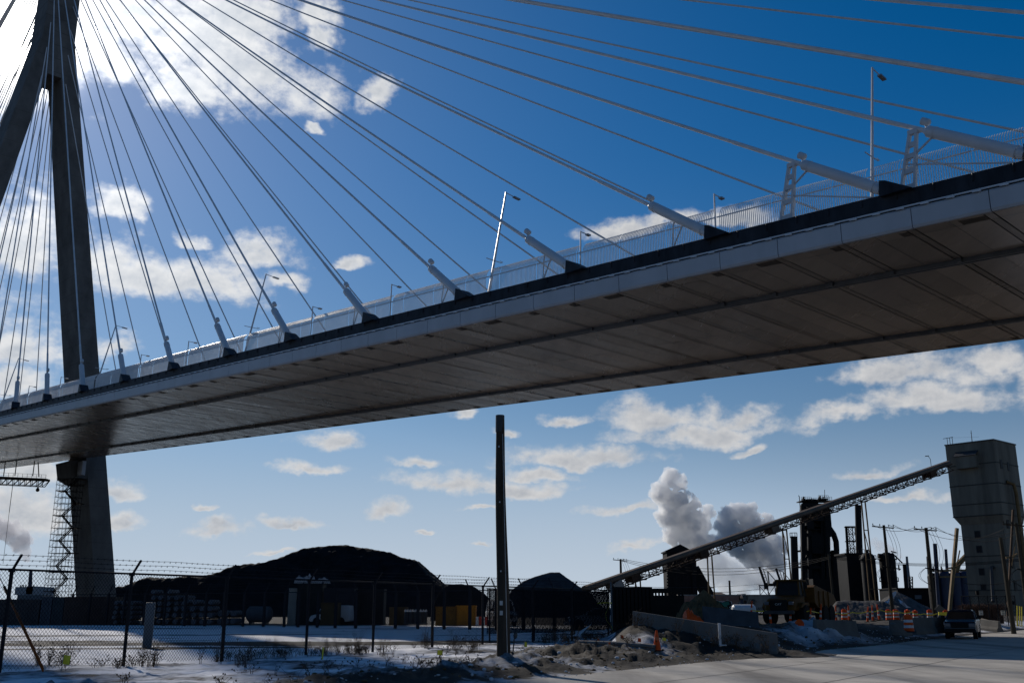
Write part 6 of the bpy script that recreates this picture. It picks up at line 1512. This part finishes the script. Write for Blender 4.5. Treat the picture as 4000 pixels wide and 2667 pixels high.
# ---------------------------------------------------------------- steam plumes (closed billowing shells filled with scattering vapour)
def vapour(name, dens, col, an=.35):
    m = bpy.data.materials.new(name); nt, N, L = nodes(m); o = N.new('ShaderNodeOutputMaterial'); v = N.new('ShaderNodeVolumePrincipled')
    v.inputs['Color'].default_value = (*col, 1); v.inputs['Density'].default_value = dens; v.inputs['Anisotropy'].default_value = an
    L.new(v.outputs[0], o.inputs['Volume']); return m
def tex(name, size, depth=3):
    t = bpy.data.textures.new(name, 'CLOUDS'); t.noise_scale = size; t.noise_depth = depth; t.noise_type = 'HARD_NOISE' if False else 'SOFT_NOISE'; return t
def plume(name, label, blobs, Y, m, seed, vox, amp, cat='steam plume'):
    r_ = random.Random(seed); mb = MB(); kk = mpp(Y)
    for px, py, rad in blobs:
        c = P(px, py, Y); R_ = rad * kk
        mb.ball(c, R_, 8, (1, .9, 1))
        for i in range(9):
            a, b = r_.uniform(0, 6.28), r_.uniform(-.9, 1.2); d = V(math.cos(a) * math.cos(b), math.sin(a) * math.cos(b) * .9, math.sin(b)); mb.ball(c + d * R_ * .85, R_ * r_.uniform(.28, .5), 6)
    o = build(mb, name, m, smooth=True)
    rm = o.modifiers.new('skin', 'REMESH'); rm.mode = 'VOXEL'; rm.voxel_size = vox; rm.use_smooth_shade = True
    for sz, am, vor in ((amp * 3.6, amp * 1.3, 0), (amp * 2.0, -amp * 1.1, 1), (amp * .9, -amp * .5, 1), (amp * .45, amp * .3, 0)):
        d = o.modifiers.new('billow', 'DISPLACE'); d.strength = am; d.mid_level = .5; d.texture_coords = 'LOCAL'
        if vor:
            t = bpy.data.textures.new('billow', 'VORONOI'); t.noise_scale = sz; t.distance_metric = 'DISTANCE'; t.noise_intensity = 1.0; d.texture = t
        else: d.texture = tex('billow', sz, 2)
    return tag(o, label, cat)
v1 = vapour('white_steam', .26, (.982, .984, .988), .35); v2 = vapour('blue_grey_steam', .30, (.925, .935, .95), .3); v3 = vapour('thin_grey_steam', .11, (.90, .92, .94)); v4 = vapour('pale_grey_steam', .14, (.82, .83, .86)); v5 = vapour('dark_grey_smoke', .16, (.70, .70, .74))
plume('steam_plume', 'tall bright column of white steam rising behind the head house', [(2620, 1872, 42), (2660, 1890, 40), (2590, 1930, 45), (2640, 1960, 60), (2690, 1975, 45), (2610, 2010, 50), (2680, 2040, 62), (2735, 2050, 50), (2650, 2090, 55), (2720, 2110, 60), (2760, 2010, 30), (2690, 2150, 50)], 760, v1, 1, .75, 5.0)
plume('steam_plume', 'darker blue-grey billow of steam crossing behind the middle of the conveyor', [(2850, 2010, 42), (2900, 2020, 50), (2850, 2070, 55), (2930, 2075, 62), (2990, 2080, 45), (2820, 2110, 35), (2900, 2130, 60), (2980, 2140, 62), (3030, 2130, 42), (2950, 2180, 45), (3020, 2190, 48), (2890, 1995, 26), (3000, 2040, 26), (3040, 2190, 30)], 720, v2, 2, .75, 4.8)
plume('steam_plume', 'thin pale grey steam spreading low behind the rail cars', [(2740, 2180, 60), (2800, 2220, 62), (2860, 2240, 60), (2920, 2250, 66), (2980, 2250, 60), (2760, 2260, 40), (2840, 2290, 45), (2900, 2310, 40), (2700, 2190, 40), (3020, 2260, 50)], 780, v3, 3, 1.8, 5.0)
plume('steam_plume', 'small grey steam puff above the rusty stove behind the first utility pole', [(3415, 2115, 14), (3440, 2128, 20), (3465, 2142, 18), (3490, 2158, 20), (3515, 2172, 13), (3430, 2145, 14)], 480, v4, 4, .6, 1.6)
plume('steam_plume', 'pale steam wisps between the blast furnace and its downcomer pipe', [(3235, 2100, 16), (3245, 2130, 18), (3240, 2160, 18), (3290, 2185, 20), (3300, 2215, 16), (3135, 2110, 16), (3120, 2130, 20)], 560, v4, 6, .8, 2.0)
plume('smoke_plume', 'dark grey smoke rolling in from the left edge beside the scaffold stair', [(-60, 2060, 50), (0, 2070, 42), (45, 2080, 42), (85, 2105, 40), (70, 2130, 36), (100, 2150, 26), (110, 2175, 18), (-30, 2040, 40)], 700, v5, 5, 1.3, 4.0, 'smoke plume')
